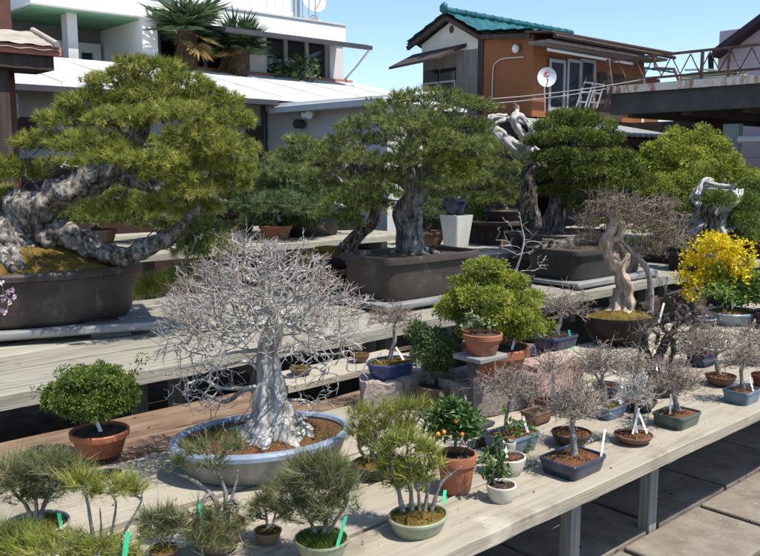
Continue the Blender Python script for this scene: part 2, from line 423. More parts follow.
PINEG = leaf('deep green pine needles', [(0.04, 0.062, 0.028), (0.075, 0.11, 0.046), (0.12, 0.16, 0.066), (0.185, 0.22, 0.10)])
PINES = leaf('grey green pine needles', [(0.055, 0.07, 0.03), (0.10, 0.12, 0.05), (0.16, 0.172, 0.075), (0.26, 0.24, 0.115)])
JUNIY = leaf('yellow green scale foliage', [(0.055, 0.075, 0.012), (0.13, 0.165, 0.022), (0.235, 0.265, 0.036), (0.37, 0.375, 0.065)])
JUNIG = leaf('fresh green scale foliage', [(0.04, 0.062, 0.012), (0.075, 0.11, 0.02), (0.12, 0.165, 0.03), (0.17, 0.215, 0.05)])
JUNID = leaf('dark green cloud foliage', [(0.02, 0.034, 0.008), (0.05, 0.072, 0.014), (0.10, 0.128, 0.022), (0.19, 0.215, 0.042)])
JUNIB = leaf('bright knobbly foliage', [(0.07, 0.10, 0.012), (0.13, 0.17, 0.02), (0.21, 0.25, 0.035), (0.29, 0.32, 0.06)])
LEAFG = leaf('glossy green leaves', [(0.03, 0.065, 0.016), (0.06, 0.115, 0.03), (0.10, 0.17, 0.05)], trans=0.2, rough=0.42, spec=0.3)
LEAFL = leaf('light green leaves', [(0.08, 0.14, 0.025), (0.13, 0.21, 0.04), (0.2, 0.28, 0.07)], trans=0.35)
LEAFP = leaf('palm leaves', [(0.02, 0.035, 0.015), (0.035, 0.06, 0.025), (0.065, 0.095, 0.045)], trans=0.2, rough=0.4, spec=0.4, gain=1.9)
DRYLEAF = leaf('dry palm leaves', [(0.12, 0.075, 0.03), (0.22, 0.145, 0.05), (0.30, 0.225, 0.085)], trans=0.2, gain=1.0)
YELLOW = leaf('yellow petals', [(0.58, 0.42, 0.008), (0.76, 0.60, 0.012), (0.84, 0.72, 0.04)], trans=0.3, gain=1.0)
PINK = leaf('pale pink petals', [(0.70, 0.45, 0.60), (0.80, 0.64, 0.74)], trans=0.3, gain=1.0)
MOSS = leaf('moss', [(0.07, 0.065, 0.012), (0.11, 0.11, 0.02), (0.10, 0.13, 0.025), (0.17, 0.165, 0.04)], trans=0.15, rough=0.8, gain=1.0)
MOSSG = leaf('green moss', [(0.06, 0.10, 0.015), (0.11, 0.16, 0.025), (0.17, 0.22, 0.04)], trans=0.2, rough=0.8, gain=1.0)
MOSSB = leaf('rusty moss', [(0.09, 0.055, 0.012), (0.16, 0.10, 0.018), (0.20, 0.15, 0.028), (0.13, 0.13, 0.03)], trans=0.15, rough=0.8, gain=1.0)
ORANGEF = plain('orange fruit', (0.75, 0.25, 0.02), rough=0.35, var=0.15)

# ------------------------------------------------------------------ pots
def oval(a, b, n=2.0, seg=56, off=0.0):
    t = np.linspace(0, 2 * math.pi, seg, endpoint=False)
    c, s = np.cos(t), np.sin(t)
    x = np.sign(c) * np.abs(c) ** (2 / n); y = np.sign(s) * np.abs(s) ** (2 / n)
    return np.c_[x * (a + off), y * (b + off)]


PROF = {   # (outward offset as a share of the short half axis, height share) from base to lip
    'tray': [(-.20, 0), (-.15, .12), (-.07, .6), (-.055, .78), (0, .82), (0, .96), (-.02, 1)],
    'oval': [(-.30, 0), (-.22, .12), (-.12, .45), (-.07, .74), (-.055, .80), (0, .83), (.005, .95), (-.02, 1)],
    'bowl': [(-.50, 0), (-.40, .08), (-.20, .40), (-.07, .75), (-.03, .90), (0, .94), (-.01, 1)],
    'big': [(-.20, 0), (-.15, .06), (-.10, .3), (-.07, .6), (-.055, .80), (-.05, .83), (.02, .86), (.025, .95), (0, 1)],
    'rectbig': [(-.16, 0), (-.13, .05), (-.11, .45), (-.10, .78), (-.085, .82), (0, .84), (.0, .97), (-.01, 1)],
    'flower': [(-.33, 0), (-.28, .05), (-.10, .70), (-.09, .74), (-.01, .75), (.01, .97), (-.02, 1)],
    'cup': [(-.34, 0), (-.22, .15), (-.08, .5), (-.02, .85), (0, .95), (-.03, 1)],
    'taper': [(-.30, 0), (-.16, .5), (0, .94), (0, 1)],
}


class Pot:
    """a thing standing on z with its pot; keeps the frame for placing the rest from photo pixels"""

    def __init__(s, name, label, cat, cx, by, w, h, kind='tray', n=2.0, ratio=0.75, rot=None, pm=BROWNPOT, sm=SOIL, z=0.5, group=None,
                 dome=0.12, feet=False, depth=None, soil=True, lip=None, wall=None, potname='pot'):
        rot = TH if rot is None else R(rot)
        c, si = math.cos(rot), math.sin(rot)
        u = oval(1.0, ratio, n)
        ux = np.abs(u[:, 0] * c - u[:, 1] * si).max(); uy = np.abs(u[:, 0] * si + u[:, 1] * c).max()
        base = 1 + PROF[kind][0][0] * ratio
        f = at_z(cx, by, z)
        Y = f[1] if depth is None else depth
        for _ in range(4):
            sc = Y / F
            a = w * sc / 2 / ux
            if depth is None: Y = f[1] + a * uy * base
        s.Y, s.s, s.cx, s.z0 = Y, Y / F, cx, z
        loc = np.array([(cx - 380) / F * Y, Y, z])
        k = at_y(cx, by, Y); loc[0] = k[0]
        s.loc, s.rot = loc, rot
        s.root = thing(name, label, cat, loc, 0, group)
        s.a, s.b = a, a * ratio
        hz = h * sc / math.cos(math.atan2(H - z, Y))
        s.h = hz
        m = min(s.a, s.b)
        wall = wall or max(0.006, m * 0.07)
        rings = []
        rm = np.array([[c, -si], [si, c]])
        for off, zf in PROF[kind]:
            xy = oval(a, a * ratio, n, off=off * m) @ rm.T
            rings.append(np.c_[xy, np.full(len(xy), zf * hz)])
        rim_i = len(rings) - 1
        o1 = PROF[kind][-1][0] * m
        for off, zf in ((o1 - wall * .8, 1.0), (o1 - wall, .96), (o1 - wall * 1.15, .72)):
            xy = oval(a, a * ratio, n, off=off) @ rm.T
            rings.append(np.c_[xy, np.full(len(xy), zf * hz)])
        body, lipr = rings, None
        mb = MB(); mb.rings(body, cap0=True)
        s.pot = mb.build(potname, pm, s.root, angle=32)
        if lip:       # a lip in another glaze, a part of the pot with a look of its own
            q = [k for k, (o_, zf) in enumerate(PROF[kind]) if zf >= 0.82]
            lr = []
            for k in q:
                o_, zf = PROF[kind][k]
                xy = oval(a, a * ratio, n, off=o_ * m + 0.0025) @ rm.T
                lr.append(np.c_[xy, np.full(len(xy), zf * hz + (0.002 if zf == 1 else 0))])
            xy = oval(a, a * ratio, n, off=o1 - wall * .8) @ rm.T
            lr.append(np.c_[xy, np.full(len(xy), hz + 0.002)])
            xy = oval(a, a * ratio, n, off=o1 - wall - .002) @ rm.T
            lr.append(np.c_[xy, np.full(len(xy), hz * .93)])
            MB().rings(lr).build('lip', lip, s.pot, angle=32)
        if feet:
            for sx, sy in ((1, 1), (1, -1), (-1, 1), (-1, -1)):
                fb = MB(); p = rm @ np.array([sx * a * .62, sy * a * ratio * .62])
                fb.box((p[0], p[1], -0.008), (a * .3, a * ratio * .3, 0.024), rot=np.array([[c, -si, 0], [si, c, 0], [0, 0, 1]]))
                fb.build('foot', pm, s.pot, bevel=0.003)
        s.soil_z = hz * 0.86
        if soil:
            sb = MB(); rr = []
            K = 9
            for k in range(K + 1):
                f_ = 1 - k / K
                xy = oval(a, a * ratio, n, off=o1 - wall * 1.05) * max(f_, 0.02) @ rm.T
                zz = np.array([s.soil_z + dome * m * (1 - f_ ** 2) + (0.0 if k == 0 else m * 0.05 * noise.noise(Vector((x * 18 + loc[0] * 9, y * 18 + loc[1] * 7, 1.3)))) for x, y in xy])
                rr.append(np.c_[xy, zz])
            sb.rings(rr, cap1=True)
            s.soil = sb.build('soil', sm, s.root, angle=0)
            s.dome = dome * m
            # loose granules
            gb = MB(); q = 140 if a < .2 else 350
            t = RNG.uniform(0, 2 * math.pi, q); rr_ = np.sqrt(RNG.uniform(0, .82, q))
            xy = np.c_[np.cos(t) * rr_ * (a - wall) * .92, np.sin(t) * rr_ * (a * ratio - wall) * .92] @ rm.T
            zz = s.soil_z + s.dome * (1 - rr_ ** 2)
            P = np.c_[xy, zz]; g = RNG.uniform(.0016, .0035, q) * (1 + a * 2)
            D = RNG.normal(size=(q, 3))
            D /= np.linalg.norm(D, axis=1)[:, None]
            gb.segs(P - D * g[:, None], P + D * g[:, None], g, g * .7, sides=5)
            gb.build('loose_granules', sm, s.soil, smooth=False)['kind'] = 'stuff'
        s.rm, s.ratio = rm, ratio

    def L(s, px, py, dy=0.0):
        return at_y(px, py, s.Y + dy) - s.loc

    def path(s, pts, n=6, ground=True):
        """pts: (px, py, radius px[, dy]) -> (path, radii) in the thing's frame"""
        P = [s.L(p[0], p[1], p[3] if len(p) > 3 else 0.0) for p in pts]
        if ground: P[0][2] = s.soil_z + s.dome * .6 - 0.01
        Rr = np.array([p[2] for p in pts]) * s.s
        Q = spline(np.c_[np.array(P), Rr], n)
        return Q[:, :3], np.maximum(Q[:, 3], 0.0008)

    def moss(s, mat_, k=1500, l=0.012, cover=0.95, name='moss', lo=0.0, w=0.0022):
        mb = MB()
        t = RNG.uniform(0, 2 * math.pi, k); rr = np.sqrt(RNG.uniform(lo, cover * cover, k))
        xy = np.c_[np.cos(t) * rr * s.a * .92, np.sin(t) * rr * s.b * .92] @ s.rm.T
        keep = np.array([noise.noise(Vector((x * 14 + s.loc[0] * 5, y * 14, 2.0))) > -0.18 for x, y in xy])
        xy, rr = xy[keep], rr[keep]
        P = np.c_[xy, s.soil_z + s.dome * (1 - rr ** 2) - .002]
        D = RNG.normal(size=P.shape) * .55; D[:, 2] = 1
        mb.blades(P, D, RNG.uniform(.4, 1.2, len(P)) * l, w, RNG.uniform(0, 1, len(P)))
        o = mb.build(name, mat_, s.root, smooth=False); o['kind'] = 'stuff'
        return o


# ------------------------------------------------------------------ growth
def grow(trunk, targets, alpha=0.35, beta=0.8, step=0.05, jit=0.2, rtip=0.001, power=2.3, rng=RNG, start=0.2, rmax=None):
    """branches from a trunk line to every target; radii follow the pipe rule"""
    tr = np.asarray(trunk, float)
    tr = tr[int(len(tr) * start):]
    T = np.asarray(targets, float)
    d0 = np.min(np.linalg.norm(T[:, None, :] - tr[None, ::max(1, len(tr) // 12)], axis=2), axis=1)
    T = T[np.argsort(d0)]
    cap = len(tr) + len(T) * 12 + 10
    pos = np.zeros((cap, 3)); par = np.full(cap, -1); pl = np.zeros(cap)
    n = len(tr); pos[:n] = tr
    nt = n
    for t in T:
        d = np.linalg.norm(pos[:n] - t, axis=1)
        c = d + alpha * pl[:n] + beta * np.maximum(0, pos[:n, 2] - t[2] + 0.3 * d)
        k = int(np.argmin(c)); D = d[k]
        if D < 1e-4: continue
        m = max(1, min(11, int(round(D / step))))
        p = k; base = pos[k].copy()
        sag = rng.normal(size=3) * jit * D * .35
        for q in range(1, m + 1):
            f = q / m
            x = base * (1 - f) + t * f + sag * math.sin(math.pi * f)
            if q < m: x = x + rng.normal(size=3) * jit * D / m
            pos[n] = x; par[n] = p; pl[n] = pl[p] + np.linalg.norm(x - pos[p]); p = n; n += 1
            if n >= cap - 2: break
    pos, par, pl = pos[:n], par[:n], pl[:n]
    acc = np.zeros(n); kids = np.zeros(n, int)
    for i in range(n - 1, nt - 1, -1):
        if acc[i] == 0: acc[i] = rtip ** power
        acc[par[i]] += acc[i]; kids[par[i]] += 1
    rad = acc ** (1 / power)
    if rmax: rad = np.minimum(rad, rmax)
    i = np.arange(nt, n); pi_ = par[i]
    r0 = np.where(pi_ < nt, rad[i] * 1.25, np.minimum(rad[pi_], rad[i] * 1.5))
    tips = i[kids[i] == 0]
    dirs = pos[i] - pos[pi_]; dirs /= np.linalg.norm(dirs, axis=1)[:, None] + 1e-9
    full = np.zeros((n, 3)); full[i] = dirs
    return dict(P0=pos[pi_], P1=pos[i], R0=r0, R1=rad[i], tips=pos[tips], tipdir=full[tips], pos=pos[nt:], rad=rad[nt:], dir=dirs)


def add_branches(mb, g, sides=5, thin=3, lim=0.004):
    big = g['R0'] > lim
    d = g['P1'] - g['P0']
    e = g['P1'] + d * 0.06
    if big.any(): mb.segs(g['P0'][big], e[big], g['R0'][big], g['R1'][big], sides, RNG.uniform(0, 1, big.sum()))
    if (~big).any(): mb.segs(g['P0'][~big], e[~big], g['R0'][~big], g['R1'][~big], thin, RNG.uniform(0, 1, (~big).sum()))


def twiglets(mb, P, D, per=3, l=(0.02, 0.05), r=0.0007, spread=0.8, up=0.15, fork=2, sides=3, rng=RNG):
    """fine twigs, each forking again"""
    m = len(P)
    if not m: return
    P = np.repeat(P, per, 0); D = np.repeat(D, per, 0)
    d = D + rng.normal(size=P.shape) * spread; d[:, 2] += up
    d /= np.linalg.norm(d, axis=1)[:, None]
    ln = rng.uniform(*l, len(P))[:, None]
    E = P + d * ln
    mb.segs(P, E, r * 1.3, r, sides, rng.uniform(0, 1, len(P)))
    for q in range(fork):
        f = rng.uniform(.35, 1, len(P))[:, None]
        B = P + d * ln * f
        d2 = d + rng.normal(size=P.shape) * spread * .8; d2 /= np.linalg.norm(d2, axis=1)[:, None]
        mb.segs(B, B + d2 * ln * rng.uniform(.35, .8, len(P))[:, None], r, r * .6, 3, rng.uniform(0, 1, len(P)))


def shell(c, rad, n, rng=RNG, zmin=-0.35, thick=0.2, lumps=0.18, seed=0.0, fs=2.2):
    """points through the outer layer of a lumpy ellipsoid, with outward directions"""
    out, dr = [], []
    while len(out) < n:
        v = rng.normal(size=3); v /= np.linalg.norm(v)
        if v[2] < zmin: continue
        r = 1 - abs(rng.normal()) * thick
        r *= 1 + lumps * 1.7 * noise.noise(Vector(v * fs + np.array([seed, seed * .3, 0])))
        if r < 0.15: continue
        out.append(c + v * np.asarray(rad) * r); dr.append(v)
    return np.array(out), np.array(dr)


def pads(p, lst, dens=0.3, depth=0.85, seed=1, zmin=-0.3, thick=0.2, lumps=0.2, dyr=0.5, dylist=True):
    """foliage pads given in photo pixels (px, py, rx, ry[, dy]) -> points, outward directions"""
    rng = np.random.default_rng(seed)
    A, B = [], []
    for k, q in enumerate(lst):
        rx, ry = q[2] * p.s, q[3] * p.s
        dy = q[4] if len(q) > 4 else rng.uniform(-1, 1) * rx * dyr
        c = p.L(q[0], q[1], dy)
        n = max(6, int(q[2] * q[3] * dens))
        a, b = shell(c, (rx, rx * depth, ry), n, rng, zmin, thick, lumps, seed * 3.1 + k * 7.7)
        A.append(a); B.append(b)
    return np.concatenate(A), np.concatenate(B)


def tufts(mb, P, D, k=16, l=0.035, w=0.0028, spread=0.65, up=0.5, rng=RNG, tr=(0, 1), lv=0.3, droop=0.0):
    """needle brushes"""
    m = len(P)
    ax = D * .8 + np.array([0, 0, up]) + rng.normal(size=P.shape) * .3
    ax /= np.linalg.norm(ax, axis=1)[:, None]
    t = np.clip(rng.normal(0.5 * (tr[0] + tr[1]), 0.27 * (tr[1] - tr[0]), m), 0, 1)
    P2 = np.repeat(P, k, 0)
    d = np.repeat(ax, k, 0) + rng.normal(size=P2.shape) * spread
    d[:, 2] -= droop
    d /= np.linalg.norm(d, axis=1)[:, None]
    P2 = P2 + np.repeat(ax, k, 0) * rng.uniform(-.35, .25, (m * k, 1)) * l
    tt = np.clip(np.repeat(t, k) + rng.normal(0, .1, m * k), 0, 1)
    mb.blades(P2, d, l * rng.uniform(1 - lv, 1 + lv, m * k), w, tt, rng)


def scales(mb, P, D, k=26, r=0.018, l=0.012, w=0.006, rng=RNG, tr=(0, 1), cov=1.0):
    """small rounded sprays of juniper foliage: short flat blades round a clump centre"""
    m = len(P)
    t = np.clip(rng.normal(0.5 * (tr[0] + tr[1]), 0.25, m), 0, 1)
    v = rng.normal(size=(m * k, 3)); v /= np.linalg.norm(v, axis=1)[:, None]
    v = v + np.repeat(D, k, 0) * .45 + [0, 0, .2]; v /= np.linalg.norm(v, axis=1)[:, None]
    rs_ = np.repeat(rng.uniform(.65, 1.25, m), k)[:, None]
    Q = np.repeat(P, k, 0) + v * r * rs_ * rng.uniform(.45, 1, (m * k, 1))
    d = v + rng.normal(size=v.shape) * .3
    tt = np.clip(np.repeat(t, k) + rng.normal(0, .13, m * k) + v[:, 2] * 0.06, 0, 1)
    mb.leaves(Q, d, l * rng.uniform(.7, 1.3, m * k), w, tt, rng)


def roots(mb, c, r, z, n=7, ln=1.8, seed=0, sides=7):
    rng = np.random.default_rng(seed)
    for k in range(n):
        a = 2 * math.pi * (k + rng.uniform(-.3, .3)) / n
        d = np.array([math.cos(a), math.sin(a), 0])
        e = rng.uniform(.7, 1.2) * ln * r
        side = np.array([-d[1], d[0], 0]) * rng.uniform(-.4, .4) * r
        pts = [c + d * r * .35 + np.array([0, 0, r * .85]), c + d * (r * .8) + np.array([0, 0, r * .3]), c + d * (r + e * .5) + side + np.array([0, 0, .02 * r]), c + d * (r + e) + side * 2 + np.array([0, 0, -.25 * r])]
        P = spline(pts, 5)
        mb.tube(P, np.linspace(r * .42, r * .1, len(P)), sides, rough=.2, rs=30)


def plant_tag(label, px0, py0, px1, py1, Y, m=TAGW, w=0.011, cat='plant tag', group='plant tags'):
    """flat plastic stake from its foot (px0, py0) to its top (px1, py1)"""
    a = at_y(px0, py0, Y); b = at_y(px1, py1, Y + 0.012)
    r = thing('plant_tag', label, cat, a, 0, group)
    d = b - a
    o = MB().bar(-d * .3, d, w, 0.0012, up=(0.25, -1, 0.2)).build('stake', m, r)
    return r


def trunk_of(p, pts, m, sides=14, rough=.22, rs=14, nroot=6, rl=1.2, n=6, name='trunk', seed=0, mb=None, build=True, flute=None, ground=True):
    P, r = p.path(pts, n, ground)
    mb = mb or MB()
    fl = None
    if flute:
        f_ = np.clip((r - r.min()) / (r.max() - r.min()), 0, 1)
        fl = (7, .06 + .26 * f_ ** .6)
    mb.tube(P, r, sides, rough=rough, rs=rs, seed=seed, flute=fl)
    if nroot: roots(mb, P[0] + np.array([0, 0, .006]), r[0] * .9, 0, nroot, rl, seed)
    return mb, P, r

# ------------------------------------------------------------------ camera, light, sky
cam = bpy.data.objects.new('camera', bpy.data.cameras.new('camera'))
COL.objects.link(cam)
cam.location = (0, 0, H)
cam.rotation_euler = (math.pi / 2 - PITCH, 0, 0)
cam.data.sensor_width = 36
cam.data.lens = 36 * F / 760
cam.data.clip_end = 800
cam.data.clip_start = 0.05
S.camera = cam
SUN_AZ = R(-31)               # the sun stands to the right, a little behind the camera
SUN_EL = R(62)
sd = Vector((math.cos(SUN_EL) * math.cos(SUN_AZ), math.cos(SUN_EL) * math.sin(SUN_AZ), math.sin(SUN_EL)))
sun = bpy.data.objects.new('sun', bpy.data.lights.new('sun', 'SUN'))
COL.objects.link(sun)
sun.data.energy = 4.9
sun.data.angle = R(0.53)
sun.data.color = (1.0, 0.94, 0.85)
sun.rotation_euler = sd.to_track_quat('Z', 'Y').to_euler()
W = bpy.data.worlds.new('World')
S.world = W
W.use_nodes = True
nt = W.node_tree
sky = nt.nodes.new('ShaderNodeTexSky')
sky.sky_type = 'NISHITA'
sky.sun_disc = False
sky.sun_elevation = SUN_EL
sky.sun_rotation = math.pi / 2 - SUN_AZ
sky.air_density = 1.0
sky.dust_density = 0.5
sky.ozone_density = 4.0
bg = nt.nodes['Background']
bg.inputs[1].default_value = 0.15
nt.links.new(sky.outputs[0], bg.inputs[0])
S.view_settings.view_transform = 'Standard'
S.view_settings.look = 'None'
S.view_settings.exposure = 0.47
S.view_settings.gamma = 1
S.view_settings.use_curve_mapping = False
S.cycles.max_bounces = 8
S.cycles.transparent_max_bounces = 8

# ------------------------------------------------------------------ ground
g = MB()
ext = 400
xs = np.array([-ext, -60, -20, -8, 0, 8, 20, 60, ext], float)
gx, gy = np.meshgrid(xs, xs + 5)
V = np.c_[gx.ravel(), gy.ravel(), np.zeros(gx.size)]
k = len(xs)
Q = [[j * k + i, j * k + i + 1, (j + 1) * k + i + 1, (j + 1) * k + i] for j in range(k - 1) for i in range(k - 1)]
g.add(V, Q)
tag(g.build('ground', DIRT, None, smooth=False), kind='structure')
# concrete paving slabs between the benches
pv = MB()
sl, sw = 0.62, 0.385
b = -2.6; row = 0
rr = np.random.default_rng(3)
while b < 3.2:
    a = -2.0 + (row % 2) * sl * 0.5 + (0.12 if row % 3 == 0 else 0) - .21
    while a < 9.0:
        t = rr.uniform(0, 1)
        c = AB(a + sl / 2, b + sw / 2)
        z = 0.03 + rr.uniform(-.003, .003)
        an = TH + rr.uniform(-.006, .006)
        rm = np.array([[math.cos(an), -math.sin(an), 0], [math.sin(an), math.cos(an), 0], [0, 0, 1]])
        ti = rr.normal(0, .003, 2)
        rm = rm @ np.array([[1, 0, ti[0]], [0, 1, ti[1]], [-ti[0], -ti[1], 1]])
        pv.box((c[0], c[1], z), (sl - .018 - rr.uniform(0, .008), sw - .016 - rr.uniform(0, .008), .05), rot=rm, tint=t)
        a += sl
    b += sw; row += 1
tag(pv.build('paving', SLAB, None, smooth=False, bevel=0.008), kind='structure')


# ------------------------------------------------------------------ benches
NAILM = plain('rusty nail', (0.08, 0.04, 0.025), rough=.7, metal=.3)
def plank(parent, a0, a1, b0, b1, z1, th, m, o, seed, name='plank'):
    """a weathered board with slightly wandering edges, in the bench's own frame (o = its (a, b))"""
    r = np.random.default_rng(seed)
    n = max(6, int((a1 - a0) / .12))
    x = np.linspace(a0, a1, n)
    e0 = np.convolve(r.normal(0, .004, n + 6), np.ones(4) / 2, 'same')[3:-3]
    e1 = np.convolve(r.normal(0, .004, n + 6), np.ones(4) / 2, 'same')[3:-3]
    zz = np.convolve(r.normal(0, .0022, n + 6), np.ones(5) / 2.2, 'same')[3:-3] + r.uniform(-.003, .003)
    tw = r.uniform(-.012, .012)
    w = b1 - b0
    rings = []
    ch = .004
    for i in range(n):
        y0, y1 = b0 + e0[i] - o[1], b1 + e1[i] - o[1]
        X = x[i] - o[0]
        za, zb = z1 + zz[i] - tw * w / 2, z1 + zz[i] + tw * w / 2
        rings.append(np.array([[X, y0, za - ch], [X, y0 + ch, za], [X, y1 - ch, zb], [X, y1, zb - ch], [X, y1, zb - th], [X, y0, za - th]]))
    mb = MB().rings(rings[::-1], cap0=True, cap1=True, tint=r.uniform(0, 1))
    return mb.build(name, m, parent, angle=25)


def bench(name, label, a0, a1, b0, z, planks, m, th, legs, leg_b, gap=0.015, group='plank benches', lw=0.085, joints=()):
    o = (a0, b0)
    root = thing(name, label, 'bench', AB(a0, b0, 0), TH, group)
    b = b0; k = 0
    for w, zz in planks:
        cuts = [a0 + RNG.uniform(-.1, .1)] + [j + RNG.uniform(-.15, .15) for j in joints if RNG.uniform() < .8] + [a1]
        for c0, c1 in zip(cuts[:-1], cuts[1:]):
            plank(root, c0, c1 - .006, b, b + w, z + zz, th, m, o, int(a0 * 100 + b * 1000 + k) % 99991)
            k += 1
        b += w + gap
    bb = b
    nl = MB(); t8 = np.linspace(0, 2 * math.pi, 8, endpoint=False)
    for la in legs:
        y_ = 0.0
        for w, zz in planks:
            for f_ in (.2, .8):
                c_ = np.array([la - a0 + RNG.uniform(-.012, .012), y_ + w * f_, z + zz + .003])
                nl.rings([np.c_[c_[0] + .004 * np.cos(t8), c_[1] + .004 * np.sin(t8), np.full(8, c_[2] - .006)], np.c_[c_[0] + .004 * np.cos(t8), c_[1] + .004 * np.sin(t8), np.full(8, c_[2] + .0015)]], cap1=True)
            y_ += w + gap
    nl.build('nail_heads', NAILM, root)['kind'] = 'stuff'
    for la in legs:
        for lb in leg_b:
            l = MB()
            l.box((la - a0, lb - b0, (z - th - .09) / 2), (lw, lw * .9, z - th - .09))
            l.build('leg', LEGW, root, bevel=.006)
        c = MB()
        c.span((la - a0 - .035, .12, z - th - .094), (la - a0 + .035, bb - b0 - .03, z - th - .005))
        c.build('crossbeam', LEGW, root, bevel=.004)
    return root


def w2ab(px, py, z):
    return ab(at_z(px, py, z))


B1 = w2ab(500, 530, .5)[1]
bench('plank_bench', 'long pale front plank bench carrying the small pots, its legs above the paving', -0.6, 7.6, B1, .5,
      [(.26, 0), (.235, .001), (.245, -.002), (.225, .001), (.24, 0)], WOOD, .045, [0.1, at_b(588, 545, B1 + .14)[0], at_b(667, 480, B1 + .14)[0], 4.75, 6.2],
      [B1 + .22, B1 + 1.12], lw=.062, joints=(2.9, 5.2))
B1E = B1 + 1.262
bench('soil_stained_shelf', 'low brown soil stained shelf board behind the white trident maple', -0.2, w2ab(272, 392, .47)[0], B1E + .01, .47,
      [(.30, 0), (.27, -.002)], WOODB, .04, [0.2, 1.5], [B1E + .06, B1E + .5], group=None)
BB = bench('wooden_beam', 'brown wooden beam low between the maple pot and the cut stone', w2ab(275, 400, .47)[0] - .15, w2ab(377, 400, .47)[0] + .1, B1E + .01, .47,
           [(.21, 0)], WOODB, .06, [3.0], [B1E + .1], group=None)
bench('narrow_shelf', 'narrow pale shelf board under the edge of the middle bench holding two little pots', w2ab(275, 383, .56)[0], w2ab(392, 362, .56)[0] + .2, B1E + .27, .555,
      [(.26, 0)], WOOD, .034, [3.1, 3.6], [B1E + .4], group=None)
B2 = ab(at_z(0, 412, .575))[1]
bench('plank_bench', 'grey weathered middle plank bench under the two big pine pots', -0.2, 9.6, B2, .64,
      [(.205, 0), (.215, -.001), (.24, .002), (.24, 0), (.24, 0)], WOODG, .065, [0.6, 2.3, 4.0, 5.8, 7.6], [B2 + .1, B2 + 1.0], joints=(3.9, 6.4))
bench('plank_bench', 'higher plank bench at the back carrying the shrub pine in the red pot', 1.4, 5.25, 5.35, .93,
      [(.23, 0), (.24, 0), (.24, .002), (.23, 0), (.24, .001), (.24, 0), (.24, 0)], WOODG, .05, [1.8, 3.4, 5.0], [5.45, 6.9])
bench('plank_bench', 'low grey plank bench directly behind the big oval pot of the left pine', -0.2, 4.5, B2 + 1.24, .64,
      [(.25, 0), (.25, .001)], WOODG, .06, [0.4, 2.2, 4.1], [B2 + 1.3, B2 + 1.68])
bench('plank_bench', 'back plank bench on the right under the white planter and the cloud pruned tree', 4.7, 11.0, B2 + 1.26, .78,
      [(.24, 0), (.24, 0), (.24, 0), (.24, .002), (.24, 0), (.24, 0)], WOODG, .05, [5.0, 6.8, 8.6, 10.4], [B2 + 1.34, 5.9])


# ------------------------------------------------------------------ white house, annex, gatehouse
WALLW = mat('white render', [(0.76, 0.76, 0.74), (0.84, 0.84, 0.82)], ns=1.2, rough=0.85, bump=0.1, scale=(1, 1, .35), spots=[((0.55, 0.54, 0.50), 1.6, 0.66)])
WALLG = plain('pale grey render', (0.52, 0.52, 0.51), rough=0.85, var=0.07, ns=1.5)
WALLC = mat('grey beige plaster', [(0.30, 0.285, 0.265), (0.40, 0.38, 0.36)], ns=1.5, rough=0.9, bump=0.15, bs=50)
SOFFIT = plain('green soffit paint', (0.16, 0.33, 0.20), rough=0.8, var=0.1)
SHADEW = plain('plaster darkened for balcony shade', (0.20, 0.205, 0.20), rough=0.9, var=0.1)  # balcony shade put into the plaster's base colour
ROOFW = mat('white painted metal roof', [(0.70, 0.70, 0.69), (0.80, 0.80, 0.79)], ns=1.5, rough=0.5, bump=0.05, spots=[((0.6, 0.585, 0.55), 1.3, 0.58), ((0.42, 0.39, 0.34), 3.5, 0.68)])
DARKM = plain('dark metal', (0.045, 0.045, 0.05), rough=0.5, var=0.2)
GLASS = plain('dark window glass', (0.02, 0.024, 0.03), rough=0.08, var=0.1, bump=0.0, spec=0.6)
ALU = plain('aluminium', (0.45, 0.46, 0.47), rough=0.4, metal=0.4, var=0.06)
WHITEP = plain('white painted metal', (0.75, 0.75, 0.74), rough=0.45, var=0.03)
REDB = plain('red brown timber', (0.10, 0.035, 0.025), rough=0.7, var=0.3, ns=8)
FASC = plain('faded red fascia', (0.36, 0.14, 0.10), rough=0.7, var=0.15)
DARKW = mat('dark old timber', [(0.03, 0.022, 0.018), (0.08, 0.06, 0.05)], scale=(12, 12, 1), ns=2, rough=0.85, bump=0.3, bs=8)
TILEG = mat('grey sand tiles', [(0.27, 0.24, 0.20), (0.42, 0.38, 0.33)], ns=5, rough=0.85, bump=0.3, bs=30)
TEAL = mat('teal glazed roof tiles', [(0.006, 0.05, 0.062), (0.012, 0.098, 0.108), (0.03, 0.155, 0.162)], ns=4, rough=0.38, bump=0.1, bs=30, spec=0.5, spots=[((0.02, 0.07, 0.08), 5, 0.62)])
ORANGE = mat('orange brown wall panels', [(0.235, 0.085, 0.03), (0.30, 0.11, 0.042)], ns=1.3, rough=0.7, bump=0.08, bs=30, spots=[((0.13, 0.055, 0.028), 2.2, 0.58)])
GABLE = plain('cream gable plaster', (0.62, 0.59, 0.52), rough=0.9, var=0.08)
GREYB = mat('grey board wall', [(0.13, 0.12, 0.11), (0.26, 0.24, 0.225)], scale=(6, 6, 0.5), ns=4, rough=0.9, bump=0.2, bs=8)
RUST = mat('rusty painted steel', [(0.06, 0.04, 0.035), (0.14, 0.075, 0.055), (0.20, 0.12, 0.09)], ns=12, rough=0.75, bump=0.2, bs=50)
BEAM = mat('dark steel beam', [(0.045, 0.043, 0.04), (0.09, 0.086, 0.08)], ns=3, rough=0.7, bump=0.15, bs=30)
DECKE = mat('rust streaked deck edge', [(0.66, 0.56, 0.44), (0.74, 0.66, 0.55), (0.36, 0.17, 0.08)], scale=(5, 5, 1.2), ns=2.2, rough=0.8, bump=0.1, lo=0.34, hi=0.64, spots=[((0.26, 0.12, 0.055), 2.6, 0.56)])
PINKW = plain('dusty pink siding', (0.68, 0.53, 0.52), rough=0.8, var=0.07, ns=3)
